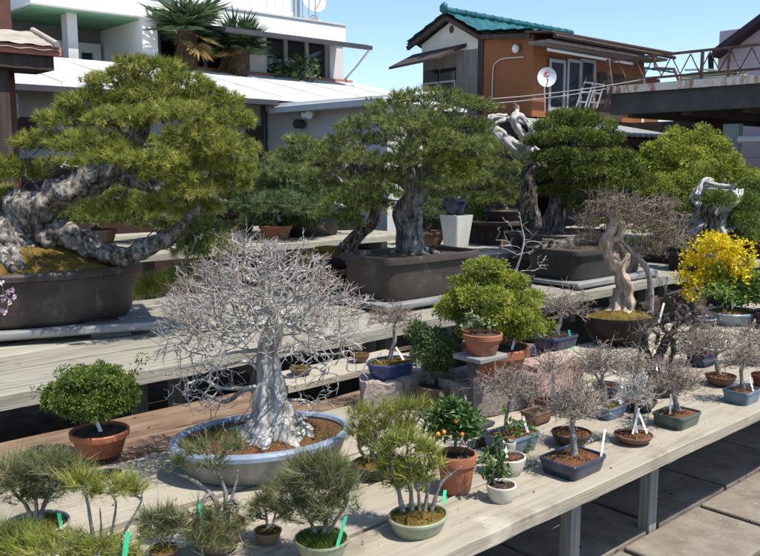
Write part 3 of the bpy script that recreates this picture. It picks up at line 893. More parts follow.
CORR = mat('grey corrugated sheet', [(0.26, 0.27, 0.27), (0.40, 0.41, 0.41)], ns=3, rough=0.5, metal=0.3, bump=0.05, spots=[((0.2, 0.15, 0.11), 5, 0.64)])
GREENC = plain('grey green column', (0.16, 0.19, 0.18), rough=0.7, var=0.15)


class Bld:
    def __init__(s, name, label, a, b, cat='building', group=None):
        s.o = np.array([a, b, 0.0])
        s.root = thing(name, label, cat, AB(a, b), TH, group)

    def box(s, name, m, lo, hi, parent=None, bevel=0.0):
        return MB().span(np.array(lo) - s.o, np.array(hi) - s.o).build(name, m, parent or s.root, smooth=bool(bevel), bevel=bevel)

    def boxes(s, name, m, lst, parent=None, bevel=0.0):
        mb = MB()
        for i, (lo, hi) in enumerate(lst): mb.span(np.array(lo) - s.o, np.array(hi) - s.o, tint=(i * .37) % 1)
        return mb.build(name, m, parent or s.root, smooth=bool(bevel), bevel=bevel)

    def P(s, a, b, z):
        return np.array([a, b, z]) - s.o


wh = Bld('white_house', 'two storey white house with green balcony soffit and flat parapet roof', 4, 11.0)
wh.box('wall', WALLG, (3.0, 12.6, 0), (9.15, 16, 3.62))
a158 = at_b(143, 40, 11.05)[0]; a160 = at_b(158, 40, 11.05)[0]
wh.box('wall', WALLW, (a158, 11.06, 2.6), (a160, 12.6, 3.6))
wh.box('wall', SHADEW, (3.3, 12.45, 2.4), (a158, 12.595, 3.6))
a250 = at_b(250, 70, 11.05)[0]
w1, w2 = at_b(267, 70, 11.05)[0], at_b(330, 70, 11.05)[0]
wh.boxes('wall', WALLG, [((a250, 11.05, 2.4), (w1, 12.6, 3.6)), ((w2, 11.05, 2.4), (9.15, 12.6, 3.6)), ((w1, 11.06, 2.4), (w2, 12.6, 2.9))])
for q in range(3):
    x0 = w1 + (w2 - w1) * q / 3; x1 = w1 + (w2 - w1) * (q + 1) / 3
    f = wh.box('window', GLASS, (x0 + .03, 11.16, 2.93), (x1 - .03, 11.19, 3.56))
    wh.boxes('frame', ALU, [((x0, 11.12, 2.905), (x0 + .035, 11.2, 3.57)), ((x1 - .035, 11.12, 2.905), (x1, 11.2, 3.57))], parent=f)
# fascia slab with its green soffit
wh.box('balcony_slab', WALLW, (3.95, 11.0, 3.60), (9.15, 16.2, 3.87))
wh.box('soffit', SOFFIT, (4.0, 11.15, 3.575), (a160 + .02, 12.44, 3.597))
wh.box('column', WALLG, (at_b(67, 50, 11.3)[0], 11.25, 2.4), (at_b(77, 50, 11.3)[0], 11.45, 3.575))
d0, d1 = at_b(80, 45, 12.4)[0], at_b(99, 45, 12.4)[0]
d = wh.box('door', GLASS, (d0 - .7, 12.40, 2.45), (d1 - .1, 12.43, 3.22))
wh.boxes('frame', WALLW, [((d0 - .75, 12.34, 3.22), (d1, 12.44, 3.36)), ((d1 - .12, 12.34, 2.4), (d1, 12.44, 3.22)), ((d0 - .1, 12.36, 2.4), (d0, 12.44, 3.22))], parent=d)
q0, q1 = at_b(116, 45, 12.4)[0], at_b(128, 45, 12.4)[0]
f = wh.box('window', GLASS, (q0, 12.41, 3.12), (q1, 12.435, 3.38))
wh.boxes('frame', WALLW, [((q0 - .03, 12.38, 3.38), (q1 + .03, 12.44, 3.42)), ((q0 - .03, 12.38, 3.08), (q1 + .03, 12.44, 3.12)), ((q0 + .06, 12.39, 3.12), (q1 - .02, 12.409, 3.26))], parent=f)
# glazed middle bay behind the palms
wh.box('window', GLASS, (a160 + .02, 11.9, 2.5), (a250 - .02, 11.95, 3.55))
wh.boxes('mullion', ALU, [((a160 + .4 * i, 11.84, 2.5), (a160 + .4 * i + .05, 11.9, 3.55)) for i in range(1, int((a250 - a160) / .4) + 1)])
# awning over the right-hand windows
aw = MB()
P_ = wh.P
pts = [(11.03, 3.53), (11.03, 3.59), (10.25, 3.47), (10.25, 3.42)]
aw.prism([(y - 11.0, z) for y, z in pts], 6.3 - 4, 9.0 - 4)
aw.build('awning', DARKM, wh.root, smooth=False)
wh.box('gutter', DARKM, (6.3, 10.17, 3.39), (9.03, 10.245, 3.45))
MB().tube([P_(9.0, 10.2, 3.40), P_(9.14, 10.7, 3.18), P_(9.18, 11.05, 3.0)], .018, 8).build('drainpipe', ALU, wh.root)
wh.box('parapet_cap', WALLG, (3.93, 10.98, 3.872), (9.17, 11.14, 3.90))
# slatted white screen on the roof with the two grey marks
fe = Bld('roof_screen', 'white slatted screen wall on the roof of the white house, grey letters on it', 5.0, 11.2, 'fence')
fx1 = at_b(294, 10, 11.3)[0]
fe.boxes('slat', WHITEP, [((5.2 + .16 * i, 11.28, 3.90), (5.2 + .16 * i + .152, 11.31, 5.1)) for i in range(int((fx1 - 5.2) / .16))])
fe.boxes('rail', WHITEP, [((5.2, 11.315, 3.98), (fx1, 11.35, 4.04)), ((5.2, 11.315, 4.9), (fx1, 11.35, 4.96))])
fe.boxes('end_post', ALU, [((fx1, 11.27, 3.88), (fx1 + .04, 11.33, 5.1)), ((fx1 + .08, 11.27, 3.88), (fx1 + .1, 11.33, 5.1))])
LET = plain('grey lettering', (0.28, 0.28, 0.29), rough=0.7)
l0 = at_b(221, 9, 11.25); le = MB()
pA, pB = at_b(221.5, 5, 11.27), at_b(221.5, 12.5, 11.27)
le.span(P_(pA[0] - .02, 11.262, pB[2]) - (fe.o - wh.o), P_(pA[0] + .025, 11.274, pA[2]) - (fe.o - wh.o))
q0, q1, q2 = at_b(226.5, 6, 11.27), at_b(234.5, 14, 11.27), at_b(230, 6.5, 11.27)
cx, rx, cz, rz_ = (q0[0] + q1[0]) / 2, (q1[0] - q0[0]) / 2, q1[2], q2[2] - q1[2]
arc = [np.array([cx - rx * math.cos(t), 11.268, cz + rz_ * math.sin(t)]) - fe.o for t in np.linspace(0, math.pi, 14)]
for i in range(13): le.bar(arc[i], arc[i + 1] + (arc[i + 1] - arc[i]) * .1, .012, .045, up=(0, 1, 0.01))
le.span(np.array([cx - rx - .022, 11.262, cz]) - fe.o, np.array([cx - rx + .023, 11.274, cz + rz_ * 1.05]) - fe.o)
le.build('lettering', LET, fe.root, smooth=False)
rl = Bld('roof_railing', 'thin metal railing at the roof end beside the air conditioner', fx1 + .1, 11.2, 'railing')
rx1 = at_b(318, 20, 11.2)[0]
rl.boxes('rail', ALU, [((fx1 + .1, 11.19, 4.42), (rx1, 11.22, 4.45)), ((fx1 + .1, 11.19, 3.96), (rx1, 11.22, 3.98))])
rl.boxes('baluster', ALU, [((fx1 + .1 + .13 * i, 11.195, 3.90), (fx1 + .118 + .13 * i, 11.215, 4.42)) for i in range(int((rx1 - fx1 - .1) / .13) + 1)])
acu = Bld('air_conditioner', 'white air conditioner box on the roof edge below the satellite dish', at_b(308, 22, 11.5)[0], 11.5, 'air conditioner')
x0 = at_b(308, 22, 11.5)[0]; x1 = at_b(321, 22, 11.5)[0]; zt, zb = at_b(314, 18.5, 11.5)[2], 3.90
acu.box('casing', WHITEP, (x0, 11.5, zb), (x1, 11.8, zt), bevel=.01)
mb = MB(); c = acu.P(x0 + (x1 - x0) * .42, 11.49, (zb + zt) / 2)
for r_ in (.11, .08, .05, .02):
    t = np.linspace(0, 2 * math.pi, 20)
    mb.tube(np.c_[c[0] + r_ * np.cos(t), np.full(20, c[1]), c[2] + r_ * np.sin(t)], .007, 5, cap=False)
mb.build('fan_grille', DARKM, acu.root)


def dish(name, label, c, r, face, pole, mark=False, arm=True, group='satellite dishes'):
    root = thing(name, label, 'satellite dish', c, 0, group)
    f = np.asarray(face, float); f /= np.linalg.norm(f)
    x = np.cross([0, 0, 1], f); x /= np.linalg.norm(x); y = np.cross(f, x)
    rr = []
    for k in range(9):
        q = r * max(k, .05) / 8; dep = .22 * r * (1 - (k / 8) ** 2)
        t = np.linspace(0, 2 * math.pi, 40, endpoint=False)
        rr.append(np.outer(np.cos(t) * q, x) + np.outer(np.sin(t) * q * 1.04, y) - f * dep)
    back = [q - f * .008 for q in rr[::-1]]
    MB().rings(rr + back, cap0=True, cap1=True).build('reflector', WHITEP, root)
    mb = MB()
    e = f * r * 1.0 - y * r * .5
    mb.tube([-y * r * .9 - f * .03, e - y * .05 * r], .008 + r * .02, 6)
    mb.lump(e + y * .04 * r, (r * .13,) * 3, 0, nu=8, nv=6)
    mb.build('feed_arm', ALU, root)
    mb = MB(); mb.tube([-f * .22 * r - f * .01, -f * r * .5, np.asarray(pole[0]) - c], r * .06, 8); mb.tube([np.asarray(p_) - c for p_ in pole], r * .07, 8)
    mb.build('mast', ALU, root)
    if mark:
        red = plain('red print', (0.55, 0.05, 0.05), rough=0.5)
        mk = MB()
        def pt(u_, v_): return x * u_ * r + y * v_ * r - f * (.22 * r * (1 - min(1, u_ * u_ + v_ * v_)) - .004)
        for st in (((-.28, .42), (-.1, .58), (.06, .52), (-.02, .34), (-.2, .36)), ((-.28, .16), (-.1, .2), (.1, .14), (.3, .24)), ((.1, .14), (.06, -.05), (.16, -.18))):
            P = [pt(*q) for q in st]
            for i in range(len(P) - 1): mk.bar(P[i], P[i + 1], r * .08, .004, up=f)
        mk.build('red_mark', red, root, smooth=False)
    return root


c = at_y(314, -1, 15.5)
dish('satellite_dish', 'white satellite dish on the roof of the white house above the air conditioner', c, .24, (.5, -.8, .35), [c + [0.02, .12, -.05], c + [0.02, .12, -.75]])

# single-storey annex with the white roof
an = Bld('annex', 'low annex with bright white metal roof and grey plaster walls behind the pines', 3, 8.9)
an.box('wall', WALLC, (-1.0, 8.9, 0), (6.07, 9.1, 2.36))
an.box('wall', WALLG, (6.07, 6.6, 0), (6.55, 8.9, 2.22))
rf = MB()
for q, (a0, a1) in enumerate([(-1.2 + .9 * i, -1.2 + .9 * (i + 1)) for i in range(16)]):
    if a0 > 9.3: break
    rf.prism([(8.45 - 8.9, 2.335), (8.45 - 8.9, 2.375), (11.0 - 8.9, 2.945), (11.0 - 8.9, 2.9)], a0 - 3, min(a1, 9.4) - 3 - .004)
    rf.prism([(8.45 - 8.9, 2.376), (8.45 - 8.9, 2.392), (11.0 - 8.9, 2.962), (11.0 - 8.9, 2.946)], a0 - 3, a0 - 3 + .02)
rf.build('roof', ROOFW, an.root, smooth=False)
rf = MB()      # wing roof, falling towards its left gutter
rf.rings([np.array([P - an.o for P in ((5.95, 6.45, 2.28), (6.65, 6.45, 2.36), (6.65, 6.45, 2.32), (5.95, 6.45, 2.24))]), np.array([P - an.o for P in ((5.95, 8.46, 2.30), (6.65, 8.46, 2.38), (6.65, 8.46, 2.34), (5.95, 8.46, 2.26))])], cap0=True, cap1=True)
rf.build('wing_roof', ROOFW, an.root, smooth=False)
an.box('gutter', WALLG, (5.84, 6.43, 2.17), (5.945, 8.5, 2.25), bevel=.01)
an.box('eave_gutter', DARKM, (-1.2, 8.36, 2.27), (5.9, 8.445, 2.33))
an.box('coping', FASC, (a160, 10.99, 2.90), (9.3, 11.045, 2.985))
h0, h1 = at_b(254, 160, 8.88)[0], at_b(284, 160, 8.88)[0]
dd = an.box('door', REDB, (h0, 8.86, 0), (h1, 8.895, at_b(270, 155, 8.88)[2]))
an.boxes('frame', DARKW, [((h0 - .05, 8.84, 0), (h0, 8.9, 1.75)), ((h1, 8.84, 0), (h1 + .06, 8.9, 1.75)), ((h0 - .05, 8.84, 1.69), (h1 + .06, 8.858, 1.76))], parent=dd)
dd = an.box('wainscot', plain('dark red panels', (0.035, 0.016, 0.013), rough=.7, var=.3), (-1, 8.86, 0), (h0 - .06, 8.895, 1.62))
for (px, py, w_, h_) in ((258, 133.5, 21, 15), (25, 125, 27, 16)):
    c = at_b(px, py, 8.86); wa = at_b(px + w_ / 2, py, 8.86)[0] - at_b(px - w_ / 2, py, 8.86)[0]; hh = at_b(px, py - h_ / 2, 8.86)[2] - at_b(px, py + h_ / 2, 8.86)[2]
    k_ = an.P(c[0], 8.86, c[2]); q = .28
    poly = [(-wa / 2, -hh * q), (-wa * q, -hh / 2), (wa * q, -hh / 2), (wa / 2, -hh * q), (wa / 2, hh * q), (wa * q, hh / 2), (-wa * q, hh / 2), (-wa / 2, hh * q)]
    V0 = np.array([(k_[0] + x, k_[1], k_[2] + z) for x, z in poly])
    MB().rings([V0, V0 + [0, .04, 0]], cap0=True, cap1=True).build('octagonal_window', DARKW, an.root, smooth=False)
MB().tube([an.P(6.02, 8.86, 2.3), an.P(6.02, 8.86, 0.1)], .03, 8).build('downpipe', DARKM, an.root)
c = at_a(311.5, 112, 6.0)
fl = thing('floodlight', 'white twin floodlight on the grey annex wall under the gutter', 'lamp', AB(*c), TH)
for dy in (-.05, .09):
    m_ = MB()
    m_.tube([(0, dy * .7, .0), (-.03, dy * .7 - .01, -.02), (-.10, dy * .7 - .04, -.04)], [.02, .034, .05 if dy < 0 else .034], 12)
    m_.build('lamp_head', WHITEP, fl)
MB().box((.02, .02, .05), (.06, .2, .06)).build('bracket', WHITEP, fl, bevel=.01)
c = at_a(301, 124, 6.0)
m_ = MB().tube([(0.03, 0, 0), (-.08, 0, 0)], .055, 14)
b_ = thing('alarm_bell', 'small round dark fitting on the annex wall below the floodlight', 'fitting', AB(*c), TH); m_.build('cover', DARKM, b_)

# gatehouse in the corner
gh = Bld('gatehouse', 'dark red timber gatehouse with sand grey tiled canopy and faded red fascia', 1, 7.6)
c = at_b(62, 52, 7.5); z0 = at_b(62, 57, 7.5)[2]; z1 = at_b(62, 48, 7.5)[2]; aR = c[0]
gh.box('wall', REDB, (-1.5, 8.0, 0), (at_b(12, 30, 8.0)[0], 8.4, 4.2))
gh.box('fascia', FASC, (-1.5, 7.5, z0), (aR, 7.54, z1), bevel=.005)
gh.box('eave_board', DARKW, (-1.5, 7.545, z0 - .12), (aR - .06, 8.0, z0 + .03))
rf = MB()
A_ = np.linspace(-1.5, aR - .02, 90); T_ = np.linspace(0, 1, 9)
zt = at_b(50, 34, 8.0)[2]
V = np.array([[a - 1, 7.47 + .56 * t - 7.6, z1 + .005 + (zt - z1) * t + .006 * math.cos(a / .19 * 2 * math.pi) + .012 * ((1 - t * 4) % 1)] for a in A_ for t in T_])
n = len(T_)
rf.add(V, [[i * n + j, (i + 1) * n + j, (i + 1) * n + j + 1, i * n + j + 1] for i in range(len(A_) - 1) for j in range(n - 1)])
rf.add(V - [0, 0, .04], [[i * n + j, i * n + j + 1, (i + 1) * n + j + 1, (i + 1) * n + j] for i in range(len(A_) - 1) for j in range(n - 1)])
rf.build('roof', TILEG, gh.root, angle=50)
for a_ in (aR - .06, aR - .62): MB().tube([gh.P(a_, 7.45, z1 + .02), gh.P(a_, 8.02, zt + .02)], .028, 10).build('ridge_tile', TILEG, gh.root)
gh.box('post', DARKW, (at_b(4, 70, 7.7)[0] - .1, 7.65, 0), (at_b(4, 70, 7.7)[0] + .02, 7.77, z0 - .1))
an.boxes('window', GLASS, [((at_b(1, 70, 8.6)[0], 8.42, 2.0), (at_b(10, 70, 8.6)[0], 8.44, 2.24))])

# ------------------------------------------------------------------ teal-roofed house
aH = 10.47; bH = 8.06
th = Bld('teal_roof_house', 'orange brown house with teal glazed tile roof and cream gable', aH, bH)
aE = 13.7
prof = [(10.72, 3.67), (9.78, 4.07), (9.06, 3.68), (8.02, 3.585)]
th.box('wall', ORANGE, (aH, bH, 2.30), (aE, bH + 1.0, 3.56))
th.box('lower_wall', DARKW, (aH + .05, bH + .15, 0), (aE - .05, 10.5, 2.29))
th.box('corner_post', DARKW, (aH - .015, bH + 1.002, 2.3), (aH + .1, bH + 1.12, 3.62))
b1_ = at_a(456, 70, aH)[1]
th.box('board_wall', GREYB, (aH + .002, bH + 1.122, 2.3), (aE, b1_, 3.44))
th.box('rear_wall', GREYB, (aH + .06, b1_ + .002, 2.3), (aE, 10.52, 3.44))
for i in range(2):
    y0 = b1_ + .05 + (10.48 - b1_) / 2 * i; y1 = y0 + (10.48 - b1_) / 2 - .05
    f = th.box('window', GLASS, (aH + .03, y0, 2.35), (aH + .055, y1, at_a(440, 69, aH)[2]))
    th.boxes('frame', ALU, [((aH + .01, y0 - .025, 2.32), (aH + .056, y0, 2.98)), ((aH + .01, y0, 2.95), (aH + .056, y1, 2.98))], parent=f)
# gable
gv = np.array([th.P(aH + .02, y, z) for y, z in ((10.5, 3.43), (10.52, 3.64), (9.78, 3.97), (9.14, 3.60), (9.12, 3.43))])
MB().rings([gv, gv + [.15, 0, 0]], cap0=True, cap1=True).build('gable', GABLE, th.root, smooth=False)
gv = np.array([[aH + .01, 9.8 + .05 * math.cos(t), 3.82 + .065 * math.sin(t)] - th.o for t in np.linspace(0, 2 * math.pi, 14, endpoint=False)])
MB().rings([gv, gv + [.02, 0, 0]], cap0=True, cap1=True).build('vent', DARKM, th.root, smooth=False)
aw = MB()
z_ = at_a(430, 58, aH)[2]
aw.rings([np.array([th.P(aH - .55, 10.75, z_ - .16), th.P(aH - .55, 9.6, z_ - .10), th.P(aH - .55, 9.6, z_ - .14), th.P(aH - .55, 10.75, z_ - .2)]),
          np.array([th.P(aH, 10.7, z_ + .10), th.P(aH, 9.45, z_ + .16), th.P(aH, 9.45, z_ + .1), th.P(aH, 10.7, z_ + .04)])], cap0=True, cap1=True)
aw.build('window_awning', DARKW, th.root, smooth=False)


def tile_roof(prof, a0, a1, o, period=.24, step=.27):
    """wavy glazed tiles in stepped courses over a broken-pitch profile [(b, z)]"""
    mb = MB()
    pts = []
    for (y0, z0), (y1, z1) in zip(prof[:-1], prof[1:]):
        L_ = math.hypot(y1 - y0, z1 - z0); n = max(2, int(L_ / .045))
        for k in range(n): pts.append((y0 + (y1 - y0) * k / n, z0 + (z1 - z0) * k / n))
    pts.append(prof[-1])
    pts = np.array(pts)
    s = np.r_[0, np.cumsum(np.hypot(*np.diff(pts, axis=0).T))]
    apex = s[int(np.argmax(pts[:, 1]))]
    A_ = np.arange(a0, a1, period / 8)
    st = .022 * ((np.abs(s - apex) / step) % 1)
    wv = .022 * np.cos(A_ / period * 2 * math.pi) ** 3
    V = np.zeros((len(A_), len(pts), 3))
    V[..., 0] = A_[:, None] - o[0]; V[..., 1] = pts[:, 0][None] - o[1]; V[..., 2] = pts[:, 1][None] + st[None] + wv[:, None]
    V[..., 2] += np.array([[noise.noise(Vector((a * 6, p[0] * 6, 0))) * .006 for p in pts] for a in A_])
    n = len(pts); m = len(A_)
    Q = [[i * n + j, i * n + j + 1, (i + 1) * n + j + 1, (i + 1) * n + j] for i in range(m - 1) for j in range(n - 1)]
    mb.add(V, np.array(Q)[:, ::-1])
    return mb, MB().add(V - [0, 0, .05], Q)


top_, und_ = tile_roof(prof, 10.3, 13.85, th.o)
top_.build('roof', TEAL, th.root, angle=50)
und_.build('roof_boarding', DARKW, th.root, smooth=False)
rd = MB(); rd.tube([th.P(10.26, 9.78, 4.11), th.P(13.9, 9.78, 4.11)], .055, 10)
for i in range(15): rd.tube([th.P(10.3 + i * .24, 9.78, 4.11), th.P(10.34 + i * .24, 9.78, 4.11)], .062, 10)
rd.lump(th.P(10.27, 9.78, 4.14), (.07, .08, .09), .1, nu=10, nv=8)
rd.build('ridge', TEAL, th.root)
mr_ = MB(); mr_.prism([(7.6 - bH, 3.50), (7.6 - bH, 3.53), (8.1 - bH, 3.58), (8.1 - bH, 3.55)], 10.3 - aH, 13.85 - aH); mr_.build('eave_metal', plain('brown roof metal', (0.07, 0.04, 0.032), rough=.55), th.root, smooth=False)
vb = MB()
for (y0, z0), (y1, z1) in zip(prof[:-1], prof[1:]): vb.bar(th.P(10.34, y0, z0 - .085), th.P(10.34, y1, z1 - .085), .05, .07)
vb.build('verge_board', DARKW, th.root, smooth=False)
th.boxes('soffit', GREYB, [((10.34, 7.66, 3.375), (13.8, bH, 3.415))])
MB().tube([th.P(10.32, 7.56, 3.45), th.P(13.85, 7.56, 3.43)], .032, 10).build('gutter', DARKW, th.root)
for (p0, p1) in ((548, 562), (566, 578), (579, 592)):
    x0, x1 = at_b(p0, 80, bH)[0], at_b(p1, 80, bH)[0]
    zz = at_b(p0, 62, bH)[2]
    f = th.box('window', GLASS, (x0, bH - .03, 2.45), (x1, bH - .004, zz))
    th.boxes('frame', ALU, [((x0 - .03, bH - .05, 2.4), (x0 + .02, bH - .031, zz + .05)), ((x1 - .02, bH - .05, 2.4), (x1 + .03, bH - .031, zz + .05)), ((x0 + .02, bH - .05, zz), (x1 - .02, bH - .031, zz + .05)), ((x0 + .02, bH - .05, 2.4), (x1 - .02, bH - .031, 2.46))], parent=f)
x0, x1 = at_b(597, 90, bH)[0], at_b(622, 90, bH)[0]
th.box('door', DARKW, (x0, bH - .03, 2.31), (x1, bH - .004, 3.1))
p0, p1 = at_b(548, 49.5, 7.75), at_b(633, 71, 7.75)
MB().tube([th.P(p0[0], 7.75, p0[2]), th.P(p1[0], 7.75, p0[2] - .02)], .022, 8).build('laundry_pole', WHITEP, th.root)
MB().lump(th.P(at_b(518, 51, bH)[0], bH + .3, 3.35) * [0, 1, 1] + [-.06, 0, 0], (.06, .06, .07), 0, nu=12, nv=8).build('porch_light', WHITEP, th.root)
cb = MB(); cp = [(492, 112), (493, 72), (496, 63), (504, 58.5), (524, 57)]
cb.tube(spline([th.P(*(at_a(x, y, aH - .02))) for x, y in cp], 6), .012, 6); cb.build('conduit', ALU, th.root)
LADR = plain('dull aluminium', (0.26, 0.265, 0.27), rough=0.5, metal=0.3)
for k_, (xa, ya, xb, yb, d_) in enumerate(((576, 108, 586, 78, 'left'), (588, 108, 597, 80, 'right'))):
    A_ = at_b(xa, ya, 7.7); B_ = at_b(xb, yb, 7.95)
    rt = thing('ladder', 'aluminium ladder leaning by the house windows, the %s one' % ('one nearer the satellite dish' if k_ == 0 else 'one nearer the steel railing'), 'ladder', AB(*A_), TH, 'ladders')
    d = np.array([B_[0] - A_[0], B_[1] - A_[1], B_[2] - A_[2]])
    for s_ in (0, .24): MB().bar(np.array([s_, 0, 0]), d + [s_, 0, 0], .016, .03).build('rail', LADR, rt, smooth=False)
    mb = MB()
    for q in np.linspace(.2, .85, 3): mb.tube([d * q, d * q + [.24, 0, 0]], .014, 6)
    mb.build('rungs', LADR, rt)
c = at_y(547, 77, 12.0)
dish('satellite_dish', 'white satellite dish with red print in front of the orange wall', c, 9.2 * 12 / F, (-.12, -1, .12), [c + [-.02, .1, .0], at_y(545, 112, 12.1)], mark=True)
lr = Bld('shed', 'low grey corrugated lean-to shed roof below the house windows', 9.6, 6.9)
lp = [at_b(566, 106, 6.6), at_b(668, 142, 6.6)]
mb = MB()
for i in range(46):
    a_ = 9.6 + i * .08 - 9.6
    mb.rings([np.array([[a_, -.35, 1.98 - .0 + .02 * (i % 2)], [a_ + .08, -.35, 1.98 + .02 * ((i + 1) % 2)], [a_ + .08, -.35, 1.95 + .02 * ((i + 1) % 2)], [a_, -.35, 1.95 + .02 * (i % 2)]]),
              np.array([[a_, 1.25, 2.27 + .02 * (i % 2)], [a_ + .08, 1.25, 2.27 + .02 * ((i + 1) % 2)], [a_ + .08, 1.25, 2.24 + .02 * ((i + 1) % 2)], [a_, 1.25, 2.24 + .02 * (i % 2)]])], cap0=True, cap1=True)
mb.build('roof', CORR, lr.root, smooth=False)
lr.box('wall', DARKW, (9.7, 6.9, 0), (13.2, 7.05, 1.98))
lr.box('beam', DARKW, (9.6, 6.6, 1.82), (13.2, 6.68, 1.94))

# ------------------------------------------------------------------ steel roof deck with railing
aD = 10.1
dk = Bld('steel_deck', 'raised steel platform with rust streaked edge on columns beside the house', aD, 4.5, 'platform')
bL = at_a(608, 95, aD)[1]
dk.box('edge_strip', DECKE, (aD - .03, 2.0, 2.52), (aD, bL, 2.62))
dk.box('deck', BEAM, (aD + .002, 2.0, 2.54), (aD + 4.5, bL, 2.60))
dk.box('beam', BEAM, (aD + .03, 2.0, 2.24), (aD + .2, bL - .03, 2.538))
dk.boxes('joist', BEAM, [((aD + .23, 2.2 + .8 * i, 2.2), (aD + 4.4, 2.3 + .8 * i, 2.538)) for i in range(6)])
dk.box('far_beam', BEAM, (aD + 4.2, 2.0, 2.06), (aD + 4.36, bL - .3, 2.5))
c = at_a(733, 130, aD + .14)
dk.boxes('column', GREENC, [((aD + .08, c[1] - .1, 0), (aD + .2, c[1] + .1, 2.055))])
dk.boxes('column', GREENC, [((aD + 4.2, 3.0, 0), (aD + 4.34, 3.15, 2.05)), ((aD + 4.2, 5.4, 0), (aD + 4.34, 5.55, 2.05))])
MB().tube([dk.P(aD + .05, c[1] - .12, 1.86), dk.P(aD + .05, c[1] - 2.5, 1.86)], .045, 8).build('pipe', ALU, dk.root)
MB().bar(dk.P(aD + .14, c[1] + .1, 1.72), dk.P(aD + .14, c[1] + .42, 2.05), .06, .06).build('brace', GREENC, dk.root, smooth=False)
rg = Bld('railing', 'rusty steel railing with zigzag bars along the edge of the raised deck', aD, 4.5, 'railing')
zr = at_a(700, 50, aD)[2]
rg.boxes('top_rail', RUST, [((aD + .03, 2.0, zr - .02), (aD + .06, bL, zr + .012))])
rg.boxes('bottom_rail', RUST, [((aD + .03, 2.0, 2.68), (aD + .06, bL, 2.71))])
for px in (607, 700, 727):
    bb = at_a(px, 70, aD)[1]
    rg.boxes('post', RUST, [((aD + .028, bb - .016, 2.61), (aD + .062, bb + .016, zr - .022))])
zz = MB(); bs = np.arange(2.2, bL - .05, .13)
for i in range(len(bs) - 1):
    p0 = rg.P(aD + .045, bs[i], 2.71 if i % 2 else zr - .03); p1 = rg.P(aD + .045, bs[i + 1], zr - .03 if i % 2 else 2.71)
    zz.tube([p0, p1], .008, 5)
zz.build('zigzag_bars', RUST, rg.root)
dg = MB(); dg.tube([rg.P(*at_a(605, 110, aD - .03)), rg.P(*at_a(612, 88, aD - .03)), rg.P(aD - .03, bL, zr)], .025, 6); dg.build('end_brace', RUST, rg.root)
bm = thing('bamboo_bundle', 'bundle of grey green bamboo poles lying on the steel deck', 'bamboo poles', AB(aD + .8, at_a(705, 82, aD + .6)[1], 2.60), TH)
mb = MB(); r_ = np.random.default_rng(5)
for k_ in range(26):
    y, z = r_.uniform(-.22, .22), .03 + abs(r_.normal(0, .09))
    mb.tube([(r_.uniform(-.1, .1), -.42 + y * .3, z), (.1 + y, .42 + r_.uniform(-.1, .1), z + r_.uniform(-.02, .03))], .018, 6, tint=r_.uniform())
mb.build('poles', mat('grey bamboo', [(0.2, 0.21, 0.15), (0.36, 0.36, 0.27)], ns=6, tint=.2, bump=.1), bm)
pr = thing('pipe_frame', 'bent rusty pipe frame standing on the deck next to the bamboo', 'pipe frame', AB(aD + .4, at_a(690, 80, aD + .4)[1], 2.60), TH)
P_ = [AB(*at_a(x, y, aD + .4)) - AB(aD + .4, at_a(690, 80, aD + .4)[1], 2.60) for x, y in ((654, 57), (655, 68), (674, 69), (681, 86))]
rm_ = np.array([[math.cos(-TH), -math.sin(-TH), 0], [math.sin(-TH), math.cos(-TH), 0], [0, 0, 1]])
MB().tube([rm_ @ p for p in P_], .02, 6).build('pipe', RUST, pr)
P_ = [AB(*at_a(x, y, aD + .9)) - AB(aD + .4, at_a(690, 80, aD + .4)[1], 2.60) for x, y in ((685, 70), (700, 69.5), (716, 70), (722, 84))]
MB().tube([rm_ @ p for p in P_], .016, 6).build('pipe', ALU, pr)
# dark boards added to block the light under the deck
st = Bld('light_block_wall', 'dark board wall added under the steel deck to block light', aD + 3, 6.0, 'shed')
s0 = at_a(722, 120, aD + 2.4)[1]
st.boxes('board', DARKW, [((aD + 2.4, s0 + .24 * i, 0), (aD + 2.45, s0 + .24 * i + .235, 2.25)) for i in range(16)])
# small house far behind with teal roof
zt = at_y(640, 72, 19.5)[2]
c = ab(at_y(640, 72, 19.5))
fh = Bld('small_house', 'small white and orange house with teal roof seen past the rusty railing', c[0], c[1])
fh.box('wall', WALLW, (c[0] - .6, c[1] - .0, 0), (c[0] + .25, c[1] + 2, zt + .1))
fh.box('side_wall', ORANGE, (c[0] + .252, c[1] + .02, 0), (c[0] + .95, c[1] + 2, zt - .1))
tile_roof([(c[1] + 2.0, zt + .55), (c[1] - .35, zt + .02)], c[0] - .9, c[0] + 1.2, fh.o)[0].build('roof', TEAL, fh.root, angle=50)
# pink house on the right
aP = 15.6
pk = Bld('pink_house', 'dusty pink house with dark bargeboard gable behind the railing', aP, 5.0)
bC = at_a(718, 60, aP)[1]
e0 = at_a(716, 48, aP - .3); e1 = at_a(760, 15, aP - .3)
sl_ = (e1[2] - e0[2]) / (e0[1] - e1[1])
bR = bC - 2.6; zc = e0[2] + (e0[1] - bR) * sl_
gv = np.array([pk.P(aP, y, z) for y, z in ((bC, 0), (bC, e0[2] - .12), (bR, zc - .15), (bR - 2.7, e0[2] - .1), (bR - 2.7, 0))])
MB().rings([gv, gv + [6, 0, 0]], cap0=True, cap1=True).build('wall', PINKW, pk.root, smooth=False)
rb = MB()
for s_ in (1, -1):
    y0, z0 = bR, zc; y1, z1 = (e0[1] + .05, e0[2] - .03) if s_ > 0 else (bR - (e0[1] - bR), e0[2])
    q = np.array([pk.P(aP - .35, y0, z0), pk.P(aP - .35, y1, z1), pk.P(aP - .35, y1, z1 - .14), pk.P(aP - .35, y0, z0 - .14)])
    rb.rings([q, q + [6.7, 0, 0]], cap0=True, cap1=True)
